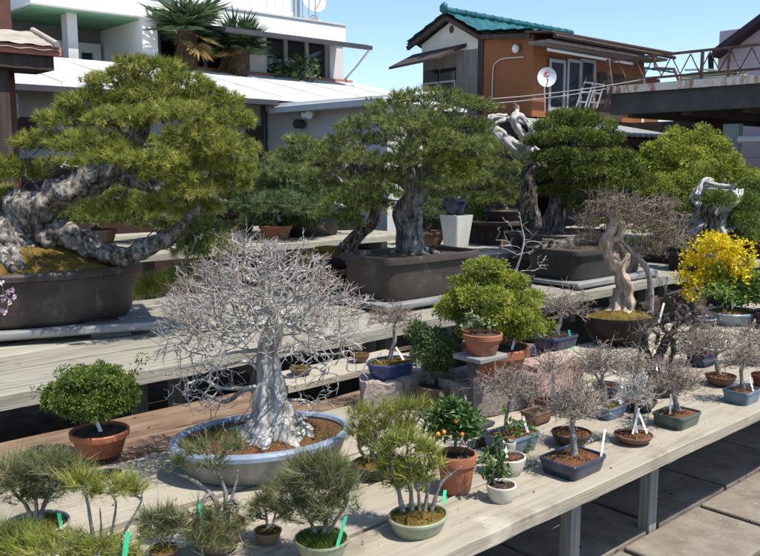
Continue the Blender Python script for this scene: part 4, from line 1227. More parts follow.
rb.build('roof', plain('maroon roof edge', (0.05, 0.025, 0.03), rough=0.6), pk.root, smooth=False)
MB().tube([pk.P(aP - .3, e0[1] + .1, e0[2] - .1), pk.P(aP - .12, bC + .06, e0[2] - .45), pk.P(aP - .12, bC + .06, e0[2] - .7)], .05, 8).build('downpipe', DARKW, pk.root)
pk.boxes('siding_strip', PINKW, [((aP - .012, bC - 2.4, .2 + .3 * i), (aP - .002, bC - .01, .47 + .3 * i)) for i in range(13)])
pk.box('window', GLASS, (aP - .03, at_a(760, 55, aP)[1] - 1.4, 3.5), (aP - .014, at_a(760, 55, aP)[1] - .1, 4.0))
# overhead cables
for nm, lab, A_, B_ in (('power_cable', 'thin cable crossing in front of the orange wall, the upper of two', at_y(492, 99, 11.3), at_y(646, 79, 11.2)),
                        ('power_cable', 'thin cable crossing in front of the orange wall, the lower of two', at_y(470, 105, 11.3), at_y(606, 89, 11.2))):
    r0 = thing(nm, lab, 'cable', A_, 0, 'cables')
    t = np.linspace(0, 1, 14)[:, None]
    P_ = (B_ - A_) * t; P_[:, 2] -= .10 * 4 * (t[:, 0] * (1 - t[:, 0])) * .3
    MB().tube(P_, .008, 5).build('wire', plain('grey cable', (.3, .3, .3)) if 'upper' in lab else bpy.data.materials['grey cable'], r0)


# palms and shrub on the terrace of the white house
def palm(label, px, py, b, hpx, nf, fr, seed, dry=8):
    rng = np.random.default_rng(seed)
    c = at_b(px, py, b); P0 = AB(c[0], c[1], 2.5)
    root = thing('fan_palm', label, 'palm', P0, 0, 'fan palms')
    top = np.array([0, 0, c[2] - 2.5])
    mb = MB(); P = spline([(0, 0, 0), (.02, 0, top[2] * .5), top], 8)
    mb.tube(P, np.linspace(.1, .13, len(P)), 12, rough=.3, rs=25)
    hair = MB(); q = 700
    z = rng.uniform(.0, 1, q); t = rng.uniform(0, 6.28, q)
    hp = np.c_[np.cos(t) * .11, np.sin(t) * .11, z * top[2]]
    hair.blades(hp, np.c_[np.cos(t) * .5, np.sin(t) * .5, -np.ones(q)], rng.uniform(.08, .2, q), .012, rng.uniform(0, .4, q))
    mb.build('trunk', DARKW, root); hair.build('fibre', DRYLEAF, root, smooth=False)
    lf, st_, dr = MB(), MB(), MB()
    for k in range(nf + dry):
        isdry = k >= nf
        az = rng.uniform(0, 6.28); el = rng.uniform(-.3, 1.3) if not isdry else rng.uniform(-1.0, -.35)
        d = np.array([math.cos(az) * math.cos(el), math.sin(az) * math.cos(el), math.sin(el)])
        pet = rng.uniform(.16, .34) * fr
        e = top + d * pet + np.array([0, 0, -.05 * pet])
        st_.segs([top], [e], .012, .007, 5)
        x = np.cross(d, [0, 0, 1]); x /= np.linalg.norm(x); y = np.cross(x, d)
        m = 22
        ang = np.linspace(-1.9, 1.9, m)
        D = np.outer(np.cos(ang), d) + np.outer(np.sin(ang), x) + y * .18
        D[:, 2] -= .12
        ln = fr * (.5 if not isdry else .36) * (1 - .22 * np.abs(ang) / 1.9) * rng.uniform(.9, 1.1, m)
        (dr if isdry else lf).leaves(np.repeat(e[None], m, 0), D, ln, fr * .055, rng.uniform(0, 1, m), rng)
    lf.build('fronds', LEAFP, root, smooth=False); st_.build('stalks', DARKW, root)
    if dry: dr.build('dead_fronds', DRYLEAF, root, smooth=False)


palm('tall fan palm with dead brown skirt in front of the white house, the left one', 186, 30, 10.75, 30, 22, .98, 21, 3)
palm('shorter fan palm in front of the white house windows, the right one', 238, 48, 10.7, 30, 18, .80, 22, 2)
c = at_b(293, 84, 10.8); P0 = AB(c[0], c[1], 2.75)
root = thing('terrace_shrub', 'loose green shrub before the dark windows of the white house', 'shrub', P0)
tg = []
rng = np.random.default_rng(4)
for q in range(60):
    p_ = at_y(rng.uniform(272, 318), rng.uniform(56, 84), P0[1] + rng.uniform(-.3, .3)) - P0
    if abs(p_[0]) < .55 * (1.1 - p_[2]): tg.append(p_)
g = grow(spline([(0, 0, 0), (0, 0, .15), (.02, 0, .3)], 4), tg, step=.1, rtip=.003)
mb = MB(); add_branches(mb, g); mb.build('branches', TWIGB, root)
P = np.repeat(g['pos'], 6, 0) + rng.normal(size=(len(g['pos']) * 6, 3)) * .05
mb = MB(); mb.leaves(P, rng.normal(size=P.shape) + [0, 0, .4], .09, .035, rng.uniform(0, 1, len(P)), rng); mb.build('leaves', LEAFG, root, smooth=False)


# ------------------------------------------------------------------ large pines and the back row
def stand(label, x0, x1, y, z, cx_dy, depth, rot=TH, m=SLATE, th=.03, hh=.05, cx=None, Y=None, name='display_stand', length=None, b0=0):
    """low wooden stand: slab with two battens under it"""
    r = thing(name, label, 'stand', (cx, Y, z), rot, 'wooden display stands')
    MB().box((0, 0, hh - th / 2), (length, depth, th)).build('top', m, r, bevel=.006)
    MB().box((0, -depth / 2 - .022, hh - .016), (length * 1.04, .04, .045)).build('front_rail', m, r, bevel=.012)
    for s_ in (-.32, .32):
        MB().box((s_ * length, 0, (hh - th) / 2), (length * .16, depth * .9, hh - th - .001)).build('batten', m, r, bevel=.004)
    return r


def pine(p, trunk, padl, fol=PINEM, bk=BARKP, k=15, l=.034, dens=.3, seed=1, w=.003, every=7, rtip=.0014, extra=(), tw=True, rough=.28, nroot=6, rl=1.1,
         depth=.85, thick=.22, spread=.8, up=.5, lv=.3, zmin=-.3, sides=14, lumps=.22, start=.25, alpha=.3, droop=0.0, tr=(0, 1), bkt=None, lim=.006, rs=14):
    mb, P, r = trunk_of(p, trunk, bk, sides=sides, rough=rough, rs=rs, nroot=nroot, rl=rl, seed=seed)
    ends = [P]
    for e in extra:
        Q, q = p.path(e, 6, ground=False)
        mb.tube(Q, q, max(8, sides - 4), rough=rough, rs=18, seed=seed + 3)
        ends.append(Q)
    A, D = pads(p, padl, dens, depth, seed, zmin, thick, lumps)
    sk = np.concatenate([q[int(len(q) * (start if i == 0 else .3)):] for i, q in enumerate(ends)])
    g = grow(sk, A[::every] * .93 + np.mean(A, 0) * .07, alpha=alpha, beta=.5, step=.06, jit=.16, rtip=rtip, start=0, rng=np.random.default_rng(seed))
    add_branches(mb, g, sides=6, thin=4, lim=lim)
    mb.build('trunk', bk, p.root, angle=0)
    fo = MB()
    tufts(fo, A, D, k, l, w, spread, up, np.random.default_rng(seed + 1), tr, lv, droop)
    fo.build('foliage', fol, p.root, smooth=False)
    return A, D, g, P


# 1. the big black pine on the left
p1 = Pot('potted_pine', 'large old yellow green pine with cracked grey trunk in a brown oval pot', 'bonsai', 27, 331, 216, 52, 'big', 2.0, .62, 22, BROWNPOT, MOSSY, z=.72,
         group='large bonsai on the middle bench', dome=.42, feet=True)
PADS1 = [(148, 70, 34, 11), (118, 84, 30, 12), (180, 86, 34, 12), (98, 104, 34, 12), (150, 98, 34, 12), (210, 102, 30, 13), (72, 122, 32, 12), (118, 122, 30, 12, -.35), (172, 118, 36, 13, -.3),
         (230, 122, 24, 13), (48, 145, 32, 12), (92, 146, 34, 12, -.4), (200, 140, 36, 13, -.25), (238, 150, 18, 12), (24, 176, 24, 10), (60, 166, 24, 8, .4), (205, 166, 36, 12, -.15), (168, 176, 26, 10, -.35),
         (126, 200, 20, 9, .3), (104, 210, 26, 9, -.15), (150, 208, 30, 10, -.1), (226, 186, 24, 11), (196, 208, 26, 10, .1), (6, 196, 18, 9, .2), (6, 166, 16, 9), (242, 172, 12, 9), (182, 150, 30, 11, .4), (135, 142, 26, 10, .5), (70, 192, 16, 8, .5), (160, 224, 24, 8, .4), (108, 160, 26, 10, -.45), (152, 162, 28, 10, -.45), (188, 192, 24, 10, -.3), (215, 150, 24, 10, -.3)]
pine(p1, [(8, 262, 32), (10, 240, 25), (20, 217, 20), (44, 201, 15.5), (74, 188, 14), (98, 176, 12.5), (118, 163, 11), (132, 145, 10), (140, 122, 8), (146, 98, 5.5), (150, 76, 3)], PADS1, PINEY, BARKP,
     k=26, l=.041, dens=.46, seed=11, w=.0036, every=6, rtip=.0024, rs=16, rough=.42, spread=.85, up=.45, thick=.14, lv=.25,
     extra=[[(45, 240, 11), (62, 230, 11), (80, 240, 12), (98, 250, 11), (120, 256, 10), (147, 248, 9), (176, 233, 8), (190, 218, 6), (200, 206, 3)],
            [(28, 225, 10), (45, 232, 9), (60, 228, 9), (74, 236, 8)], [(98, 176, 8), (112, 170, 7), (140, 186, 5), (165, 190, 4)]], nroot=8, sides=18)
# the hanging fronds under the low branch, darker and looser
A, D = pads(p1, [(205, 232, 26, 14), (215, 250, 22, 14), (190, 250, 18, 10)], .3, .8, 5)
g = grow(spline([p1.L(180, 232), p1.L(195, 225), p1.L(210, 232)], 5), A[::5], step=.05, rtip=.002, start=0, beta=0)
mb = MB(); add_branches(mb, g); mb.build('low_branch', BARKP, p1.root)
mb = MB(); tufts(mb, A, D, 26, .046, .004, .85, .1); mb.build('low_foliage', PINEM, p1.root, smooth=False)
A, D = pads(p1, [(165, 282, 22, 8, -.1), (150, 292, 12, 7, -.1), (185, 272, 12, 8, -.05)], .4, .6, 6)
g = grow(spline([p1.L(200, 228, -.05), p1.L(192, 250, -.08), p1.L(180, 268, -.1)], 5), A[::5], step=.05, rtip=.002, start=0, beta=0)
mb = MB(); mb.tube(spline([p1.L(185, 226), p1.L(196, 240, -.05), p1.L(180, 268, -.1)], 5), .008, 6); add_branches(mb, g); mb.build('hanging_branch', BARKP, p1.root)
mb = MB(); tufts(mb, A, D, 26, .05, .004, .85, .3); mb.build('hanging_foliage', PINEY, p1.root, smooth=False)
p1.moss(MOSSB, 6000, .022, 1.0, w=.004)
c1 = p1.loc
stand('long grey wooden stand under the big oval pot at the left', 0, 0, 0, .64, 0, p1.b * 1.7, R(22), cx=c1[0] + .02, Y=c1[1] - .02, length=p1.a * 2.1, hh=.072)

# 2. the centre pine
p2 = Pot('potted_pine', 'large grey green pine with pale upright trunk in a rectangular brown pot', 'bonsai', 411, 302, 140, 41, 'rectbig', 9, .6, None, BROWNPOT, SOILD, z=.70,
         group='large bonsai on the middle bench', dome=.15, feet=True)
PADS2 = [(432, 98, 42, 9), (400, 108, 36, 10), (468, 108, 30, 10), (375, 124, 34, 10), (420, 122, 40, 11, -.2), (470, 128, 28, 11), (352, 142, 32, 10), (395, 140, 30, 9, .3), (438, 140, 26, 10, -.3), (480, 142, 14, 10),
         (328, 158, 28, 9), (370, 160, 30, 9, -.2), (410, 158, 24, 9, .25), (474, 164, 16, 10), (345, 176, 30, 9, .1), (385, 180, 22, 8, -.2), (430, 176, 22, 9, .3), (468, 176, 20, 10, .2), (445, 196, 22, 8, .2), (320, 186, 20, 9, .2), (418, 150, 24, 9, -.35), (392, 164, 22, 8, -.35), (428, 166, 20, 8, -.3), (362, 192, 22, 8, -.1), (392, 196, 16, 7, -.3), (440, 186, 20, 8, -.3), (455, 148, 26, 10, -.3), (350, 128, 18, 7, 0), (405, 130, 26, 9, -.35), (478, 146, 20, 9, -.2), (372, 204, 16, 7, .1)]
pine(p2, [(413, 252, 16), (410, 232, 14), (408, 212, 13), (413, 192, 12), (410, 175, 10), (404, 158, 9), (412, 140, 8), (420, 122, 6), (428, 104, 3)], PADS2, PINEM, BARKC,
     k=20, l=.034, dens=.5, seed=12, w=.0037, every=7, rtip=.0028, nroot=7, rl=1.3, sides=16, lim=.005,
     extra=[[(410, 185, 8), (390, 172, 7), (365, 168, 5), (340, 168, 3)], [(411, 180, 7), (435, 165, 6), (460, 158, 4), (478, 155, 3)]])
p2.moss(MOSSY and MOSS, 500, .012)
A, D = pads(p2, [(446, 163, 24, 9, -.1), (452, 176, 20, 7, -.1)], .3, .7, 8)
mb = MB(); scales(mb, A, D, 26, .035, .022, .010); mb.build('bright_foliage', JUNIB, p2.root, smooth=False)
c1 = p2.loc
stand('flat grey wooden stand under the rectangular pine pot', 0, 0, 0, .64, 0, p2.b * 2.0, TH, cx=c1[0], Y=c1[1], length=p2.a * 2.25, hh=.056)

# 3. dark leaning pine in a low mossy pot, left behind the centre pot
p3 = Pot('potted_pine', 'small bright green pine on a dark bent trunk rising from rusty moss', 'bonsai', 325, 268, 66, 14, 'oval', 2, .7, None, DARKPOT, MOSSY, z=.80, group='bonsai at the back', dome=.35, depth=6.0)
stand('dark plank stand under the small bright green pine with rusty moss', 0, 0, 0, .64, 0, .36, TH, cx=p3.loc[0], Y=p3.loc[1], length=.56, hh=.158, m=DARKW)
pine(p3, [(345, 250, 9), (356, 238, 7), (372, 222, 6), (377, 204, 5), (368, 192, 3)], [(345, 203, 24, 10), (338, 216, 24, 9), (362, 198, 18, 9), (352, 225, 14, 7), (384, 206, 12, 7)], JUNIG, BARKD, k=20, l=.034, dens=.5, seed=13, w=.0036, nroot=5)
p3.moss(MOSSB, 1500, .02, w=.004)

# 4. shrub pine in the red clay pot on the higher bench
p4 = Pot('potted_pine', 'bushy dark green young pine in a plain red clay pot on the higher back bench', 'bonsai', 276, 240, 34, 14, 'flower', 2, 1, 0, TERRA, SOILD, z=.93, group='bonsai at the back')
pine(p4, [(276, 228, 4), (274, 215, 3), (278, 200, 2.5), (280, 185, 1.5)], [(262, 190, 28, 13), (295, 192, 28, 13), (280, 178, 26, 10), (252, 208, 20, 12), (280, 208, 32, 14, -.2), (308, 210, 22, 13), (300, 224, 20, 8), (256, 222, 16, 8)], PINEG, BARKD, k=26, l=.06, dens=.5, seed=14, w=.0052, sides=10)
# 5. rock planting in the little red pot
p5 = Pot('rock_planting', 'grey rock with sprigs in a small dark red pot on the higher back bench', 'potted rock', 227, 231, 22, 17, 'flower', 2, 1, 0, REDPOT, SOILD, z=.93, group='bonsai at the back')
mb = MB(); mb.lump((0, 0, p5.h + .03), (.085, .07, .07), .4, 9, 2.2); mb.lump((-.05, -.02, p5.h + .075), (.05, .04, .045), .4, 9, 5.2); mb.build('rock', mat('pale rough rock', [(.16, .15, .14), (.42, .40, .38)], ns=20, bump=.8), p5.root, angle=60)
A, D = shell(np.array([.03, 0, p5.h + .06]), (.12, .1, .05), 40)
mb = MB(); tufts(mb, A, D, 12, .04, .004); mb.build('sprigs', PINES, p5.root, smooth=False)

# 6. yellowish pines with bleached limbs behind, between the two big ones
p6 = Pot('potted_pine', 'wide pine with bleached white limbs behind the red clay pot', 'bonsai', 312, 250, 60, 20, 'oval', 2, .7, None, DARKPOT, MOSSY, z=.93, group='bonsai at the back', depth=7.3)
A, D, g, P = pine(p6, [(312, 232, 9), (308, 215, 8), (318, 198, 7), (312, 182, 5), (305, 165, 3)], [(300, 156, 30, 9), (272, 166, 30, 10), (326, 164, 28, 10), (252, 182, 20, 9), (292, 178, 30, 10, -.3), (334, 182, 24, 9), (268, 196, 24, 9, -.2), (320, 198, 26, 9, -.2), (300, 143, 18, 7), (338, 150, 24, 8), (290, 212, 24, 8), (345, 202, 20, 9), (248, 206, 18, 9)],
                  PINEM, BARKC, k=26, l=.055, dens=.4, seed=15, w=.0052, rtip=.003)
mb = MB()
for e in ([(310, 190, 3.5), (322, 178, 3), (335, 176, 2.5), (342, 182, 1.5)], [(306, 176, 3), (290, 172, 2.5), (278, 176, 1.5), (268, 172, 1)], [(312, 200, 3), (334, 203, 2.5), (348, 208, 1)]):
    Q, q = p6.path([(x, y, r_ * .75, -.3) for x, y, r_ in e], 6, ground=False); mb.tube(Q, q, 8, rough=.4, rs=20)
mb.build('deadwood', DEADW, p6.root)

# 7. white planter with a navy pot standing on it
wp = Pot('planter', 'tall chalky white tapered planter on the back bench', 'planter', 456, 251, 33, 35, 'taper', 9, 1, None, WHITEPOT, SOILD, z=.78, soil=True)
nv = Pot('potted_tree', 'navy glazed pot with a light leafy sapling set on the white planter', 'bonsai', 455, 218, 24, 18, 'flower', 2, 1, 0, NAVY, SOILD, z=.78 + wp.h, group='bonsai at the back', depth=wp.Y)
pine(nv, [(455, 200, 2), (454, 190, 1.6), (458, 178, 1)], [(455, 172, 20, 9), (440, 182, 16, 8), (470, 184, 16, 8), (455, 188, 16, 6)], JUNIG, BARKD, k=7, l=.035, dens=.13, seed=16, w=.006, sides=7, nroot=0)

# 8. pines behind on the right bench
p8 = Pot('potted_pine', 'sparse mid green pine in a dark pot behind the white planter', 'bonsai', 505, 224, 44, 11, 'oval', 2, .7, None, DARKPOT, SOILD, z=1.0, group='bonsai at the back', depth=8.2)
pine(p8, [(506, 216, 4), (502, 200, 4), (510, 185, 3), (505, 165, 2)], [(505, 152, 18, 8), (490, 166, 18, 9), (515, 170, 16, 9), (480, 182, 18, 9), (505, 186, 22, 9), (490, 200, 20, 8), (518, 198, 12, 7)], PINEM, BARKC, k=26, l=.052, dens=.45, seed=17, w=.0052)
stand('dark stained stand under the sparse pine behind the white planter', 0, 0, 0, .78, 0, .45, TH, cx=p8.loc[0], Y=p8.loc[1], length=.8, hh=.22, m=DARKW)

def driftwood(mb, p, e, seed):
    """a bleached limb built from several fibrous strands that part and rejoin"""
    rng = np.random.default_rng(seed + int(e[0][0]))
    for k in range(4):
        m = len(e); j = np.cumsum(rng.normal(0, 1, (m, 3)), 0) * .6
        f = [(x + j[i, 0] * r_ * .5, y + j[i, 1] * r_ * .5, r_ * rng.uniform(.48, .66), dy + j[i, 2] * r_ * .4 * p.s) for i, (x, y, r_, dy) in enumerate(e)]
        Q, q = p.path(f, 8, ground=False)
        mb.tube(Q, q, 12, rough=.5, rs=22, seed=k * 3.0, flute=(4, np.full(len(Q), .3)))


# 9. deadwood juniper: bleached driftwood arms above the cloud tree
p9 = Pot('potted_juniper', 'juniper with thick bleached looping driftwood arms beside the cloud pruned tree', 'bonsai', 536, 240, 60, 18, 'oval', 2, .7, None, DARKPOT, SOILD, z=.78, group='bonsai at the back', depth=7.6)
mb, P, r = trunk_of(p9, [(535, 228, 11), (528, 210, 10), (529, 190, 8), (528, 175, 7), (538, 164, 7)], BARKD, nroot=5)
mb.build('trunk', BARKD, p9.root)
mb = MB()
for e in ([(545, 166, 6), (536, 160, 7), (524, 152, 7), (510, 140, 6), (500, 130, 5.5), (494, 124, 4.5), (493, 119, 3), (499, 116, 3), (508, 117, 2.5)], [(540, 156, 5), (530, 146, 5), (520, 133, 4), (512, 120, 4), (518, 116, 3), (526, 123, 3), (532, 134, 4), (530, 144, 4)],
          [(512, 118, 3), (517, 114.5, 3), (517, 108, 1.6), (515, 104, .8)], [(536, 158, 4), (530, 148, 4), (527, 138, 3.5), (531, 132, 2)]):
    driftwood(mb, p9, [(x, y, r_ * 1.1, (i % 3 - 1) * .05) for i, (x, y, r_) in enumerate(e)], 91)
mb.build('driftwood', DEADW, p9.root, angle=0)
A, D = pads(p9, [(505, 172, 14, 7, .2), (512, 186, 12, 7, .2)], .4, .8, 4)
mb = MB(); tufts(mb, A, D, 14, .05, .005); mb.build('foliage', PINEM, p9.root, smooth=False)

# 10. the dense cloud-pruned tree
p10 = Pot('cloud_pruned_tree', 'dense dark green cloud pruned tree with a thick trunk, highest on the right', 'bonsai', 566, 252, 96, 22, 'oval', 2, .7, None, DARKPOT, SOILD, z=.80, group='large bonsai on the back bench', depth=7.0)
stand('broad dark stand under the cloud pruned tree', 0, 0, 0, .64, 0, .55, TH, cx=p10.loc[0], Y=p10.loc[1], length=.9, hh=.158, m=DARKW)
mb, P, r = trunk_of(p10, [(553, 238, 12), (553, 222, 10), (556, 206, 9), (566, 190, 8), (572, 170, 7), (570, 150, 5), (572, 130, 3)], BARKD, nroot=6, rl=1.2)
PADS10 = [(572, 118, 26, 9), (552, 128, 22, 9), (590, 126, 24, 9), (545, 142, 22, 10), (570, 138, 30, 10, -.3), (600, 140, 24, 10), (545, 160, 20, 10), (572, 158, 30, 10, -.35), (606, 156, 24, 10), (558, 176, 24, 9, -.2),
          (590, 174, 28, 10, -.3), (620, 170, 20, 9), (560, 192, 22, 8), (590, 190, 26, 8, -.2), (622, 186, 22, 9), (640, 180, 14, 8), (575, 206, 16, 6), (605, 204, 18, 6)]
PADS10 = [(a_, b_, c_ * .88, d_ * .58, *e_) for a_, b_, c_, d_, *e_ in PADS10]
A, D = pads(p10, PADS10, .52, .9, 31, -.12, .06, .3, .75)
g = grow(P[int(len(P) * .4):], A[::5], step=.08, rtip=.003, start=0, alpha=.3)
add_branches(mb, g); mb.build('trunk', BARKD, p10.root)
mb = MB(); scales(mb, A, D, 52, .042, .022, .010); mb.build('foliage', JUNID, p10.root, smooth=False)

# 11. spreading bare tree with brown twigs in a long dark pot
p11 = Pot('potted_juniper', 'low spreading juniper with a lying dark trunk in a long dark rectangular pot', 'bonsai', 585, 281, 128, 28, 'rectbig', 9, .55, None, DARKPOT, SOILD, z=.69, group='large bonsai on the middle bench', feet=True)
pine(p11, [(548, 254, 9), (562, 248, 8), (580, 242, 7), (600, 238, 5), (622, 232, 3)], [(600, 226, 22, 9), (628, 222, 24, 9), (655, 232, 24, 10), (672, 246, 16, 8), (640, 246, 20, 8), (618, 212, 18, 8)], PINEM, BARKD, k=20, l=.04, dens=.3, seed=41, w=.005, rtip=.0024)
c1 = p11.loc
stand('grey wooden stand under the long dark pot of the low juniper', 0, 0, 0, .64, 0, p11.b * 2.1, TH, cx=c1[0], Y=c1[1], length=p11.a * 2.2, hh=.047)

# 12. bleached juniper with contorted driftwood trunk on the right
p12 = Pot('potted_juniper', 'juniper with contorted bleached white driftwood trunk in a dark pot, behind the yellow flowers', 'bonsai', 702, 258, 66, 17, 'rectbig', 9, .7, None, DARKPOT, SOILD, z=.80, group='large bonsai on the back bench', depth=7.2)
mb = MB()
stand('dark stand under the driftwood juniper behind the yellow flowers', 0, 0, 0, .64, 0, .4, TH, cx=p12.loc[0], Y=p12.loc[1], length=.62, hh=.158, m=DARKW)
DWP = [[(690, 240, 5), (697, 228, 6), (704, 216, 6), (702, 204, 6), (697, 196, 6), (700, 188, 6), (708, 184, 4), (718, 186, 4), (730, 187, 2), (736, 184, 1)], [(712, 240, 7), (708, 226, 7), (716, 212, 7), (726, 204, 7), (735, 200, 5), (738, 190, 3)],
       [(724, 238, 6), (722, 224, 6), (728, 212, 6), (734, 198, 5), (730, 190, 3)], [(697, 196, 5), (703, 183, 4), (712, 180, 3)], [(700, 210, 4), (694, 216, 3), (688, 226, 2)]]
for e in DWP:
    driftwood(mb, p12, [(x, y, r_ * .68, (i % 3 - 1) * .06) for i, (x, y, r_) in enumerate(e)], 92)
mb.build('driftwood_trunk', DEADW, p12.root, angle=0)
mb = MB()
for e in ([(704, 240, 4), (712, 222, 4), (706, 206, 4), (716, 196, 3)], [(718, 240, 4), (715, 225, 3), (722, 216, 3)]):
    Q, q = p12.path([(x, y, r_, -.12) for x, y, r_ in e], 7, ground=False); mb.tube(Q, q, 9, rough=.3)
mb.build('live_vein', BARKD, p12.root)
A, D = pads(p12, [(719, 201, 14, 8, -.2), (745, 206, 16, 10), (752, 190, 14, 10, .2), (742, 222, 14, 9), (682, 208, 10, 6), (750, 238, 16, 8)], .5, .8, 51)
g = grow(np.array([p12.L(x, y) for x, y in ((704, 200), (712, 195), (722, 200), (730, 205), (738, 212))]), A[::8], step=.07, rtip=.003, start=0)
mb = MB(); add_branches(mb, g); mb.build('branches', BARKD, p12.root)
mb = MB(); scales(mb, A, D, 30, .045, .026, .010); mb.build('foliage', JUNIG, p12.root, smooth=False)

# 13. yellow-green junipers and the knobbly one under the deck
for nm, lab, cx, by, w_, trunk, pd, fol, z, dep, sd_, l_ in (
        ('potted_juniper', 'loose yellow green juniper reaching up below the steel deck', 690, 245, 70, [(690, 225, 8), (685, 200, 7), (692, 178, 5), (690, 155, 3)],
         [(688, 138, 22, 9), (668, 150, 24, 9), (705, 148, 22, 9), (655, 164, 22, 9), (688, 160, 26, 10, -.2), (718, 164, 22, 10), (728, 176, 18, 9), (664, 176, 22, 8), (745, 180, 14, 9)], JUNIY, .85, 8.6, 61, .05),
        ('potted_juniper', 'bright knobbly green juniper low in front of the loose yellow green one', 672, 250, 50, [(675, 228, 6), (672, 212, 5), (676, 198, 3)],
         [(672, 184, 22, 8), (692, 182, 18, 8), (658, 192, 18, 7), (684, 194, 18, 7), (702, 172, 12, 7)], JUNIB, .85, 7.9, 62, .035)):
    q = Pot(nm, lab, 'bonsai', cx, by, w_, 20, 'oval', 2, .7, None, DARKPOT, SOILD, z=z, group='large bonsai on the back bench', depth=dep)
    mb, P, r = trunk_of(q, trunk, BARKD, nroot=5)
    A, D = pads(q, pd, .32, .9, sd_, -.3, .12, .3)
    g = grow(P, A[::8], step=.09, rtip=.003, start=.4)
    add_branches(mb, g); mb.build('trunk', BARKD, q.root)
    mb = MB(); scales(mb, A, D, 44, .055, l_ * .6, .011); mb.build('foliage', fol, q.root, smooth=False)
    stand('dark plank stand under the ' + ('loose yellow green juniper' if sd_ == 61 else 'bright knobbly juniper'), 0, 0, 0, .64, 0, .42, TH, cx=q.loc[0], Y=q.loc[1], length=.7, hh=z - .642, m=DARKW)

# 14. bleached bare branching plant at the back of the yellow-green juniper
p14 = Pot('bare_tree', 'bleached silver bare branches without leaves rising behind the terracotta juniper', 'bonsai', 516, 290, 40, 13, 'oval', 2, .7, None, DARKPOT, SOILD, z=.64, group='bonsai at the back')
mb, P, r = trunk_of(p14, [(515, 280, 1.4), (517, 268, 1.2), (521, 255, 1.0), (524, 240, .8), (522, 228, .6)], DEADW, nroot=0, sides=8)
rng = np.random.default_rng(71)
tg = [p14.L(x, y, rng.uniform(-.12, .12)) for x, y in ((500, 232), (506, 222), (512, 228), (518, 216), (528, 222), (536, 232), (545, 246), (543, 262), (540, 268), (533, 252), (508, 242), (502, 248), (530, 240), (546, 256), (545, 266), (512, 252), (538, 242), (505, 236))]
g = grow(P, tg, step=.04, rtip=.0022, start=.1, alpha=.2, jit=.3); add_branches(mb, g, thin=5)
tw = MB(); twiglets(tw, g['pos'][::2], g['dir'][::2], 1, (.03,   .07), .0015, .8, .1, 2); mb.build('trunk', DEADW, p14.root); tw.build('twigs', TWIGW, p14.root)

# 15. more stock at the back so the gaps between the trees show a full yard
BACK = [('potted_pine', 'dark pine with layered pads behind the crown of the big left pine', 190, .93, 7.6, [(0, -62, 22, 9), (-14, -48, 22, 9), (14, -46, 22, 9), (0, -34, 26, 9)], PINEG),
        ('potted_pine', 'short wide pine behind the trunk of the big left pine', 50, .93, 6.3, [(0, -46, 30, 10), (-20, -34, 22, 9), (22, -36, 22, 9)], PINEM),
        ('potted_pine', 'narrow dark pine between the centre pine and the white planter', 425, .78, 7.9, [(0, -50, 16, 9), (-8, -38, 18, 9), (10, -36, 18, 8)], PINEG),
        ('potted_pine', 'broad green pine behind the dark bent pine, left of the centre trunk', 345, .93, 7.9, [(0, -66, 30, 10), (-22, -52, 26, 10), (24, -50, 26, 10), (-6, -36, 34, 11), (20, -26, 20, 8)], PINEM),
        ('potted_pine', 'soft green pine behind the shrub in the red clay pot', 235, .93, 7.6, [(0, -58, 26, 9), (-20, -44, 22, 9), (18, -42, 24, 9), (-4, -28, 28, 10)], PINEM),
        ('potted_pine', 'light green pine between the white planter and the cloud pruned tree', 478, .78, 8.6, [(0, -62, 24, 10), (-16, -46, 22, 10), (16, -44, 22, 10), (0, -28, 28, 10)], JUNIG),
        ('potted_pine', 'wide soft green pine low behind the trunk of the big left pine', 95, .93, 6.5, [(0, -58, 28, 10), (-24, -44, 24, 10), (26, -46, 26, 10), (0, -32, 34, 11), (40, -34, 22, 9), (-40, -30, 20, 8)], PINEM),
        ('potted_pine', 'low green pine behind the long low branch of the big left pine', 178, .93, 6.7, [(0, -52, 28, 10), (-24, -40, 24, 10), (24, -40, 24, 10), (0, -26, 32, 10)], PINEG),
        ('potted_pine', 'low spreading green pine at the far right edge beside the driftwood juniper', 764, .78, 8.2, [(0, -50, 24, 10), (-16, -36, 22, 9), (6, -24, 22, 9)], PINEM)]
for i, (nm, lab, cx, z, dep, pd, fol) in enumerate(BACK):
    by = 165 + (H - z) / dep * F + 8
    if cx > 760: stand('dark stand under the low spreading pine at the far right edge', 0, 0, 0, .64, 0, .36, TH, cx=at_y(cx, 250, dep)[0], Y=dep, length=.5, hh=.138, m=DARKW)
    q = Pot(nm, lab, 'bonsai', cx, by, 40, 14, 'oval', 2, .7, None, DARKPOT if i % 2 else LIPBROWN, SOILD, z=z, group='bonsai at the back', depth=dep)
    pine(q, [(cx, by - 14, 4), (cx + 3, by - 28, 3), (cx - 2, by - 45, 2)], [(cx + a_, by + b_, c_, d_) for a_, b_, c_, d_ in pd], fol, BARKD, k=26, l=.055, dens=.4, seed=80 + i, w=.0052, sides=9)


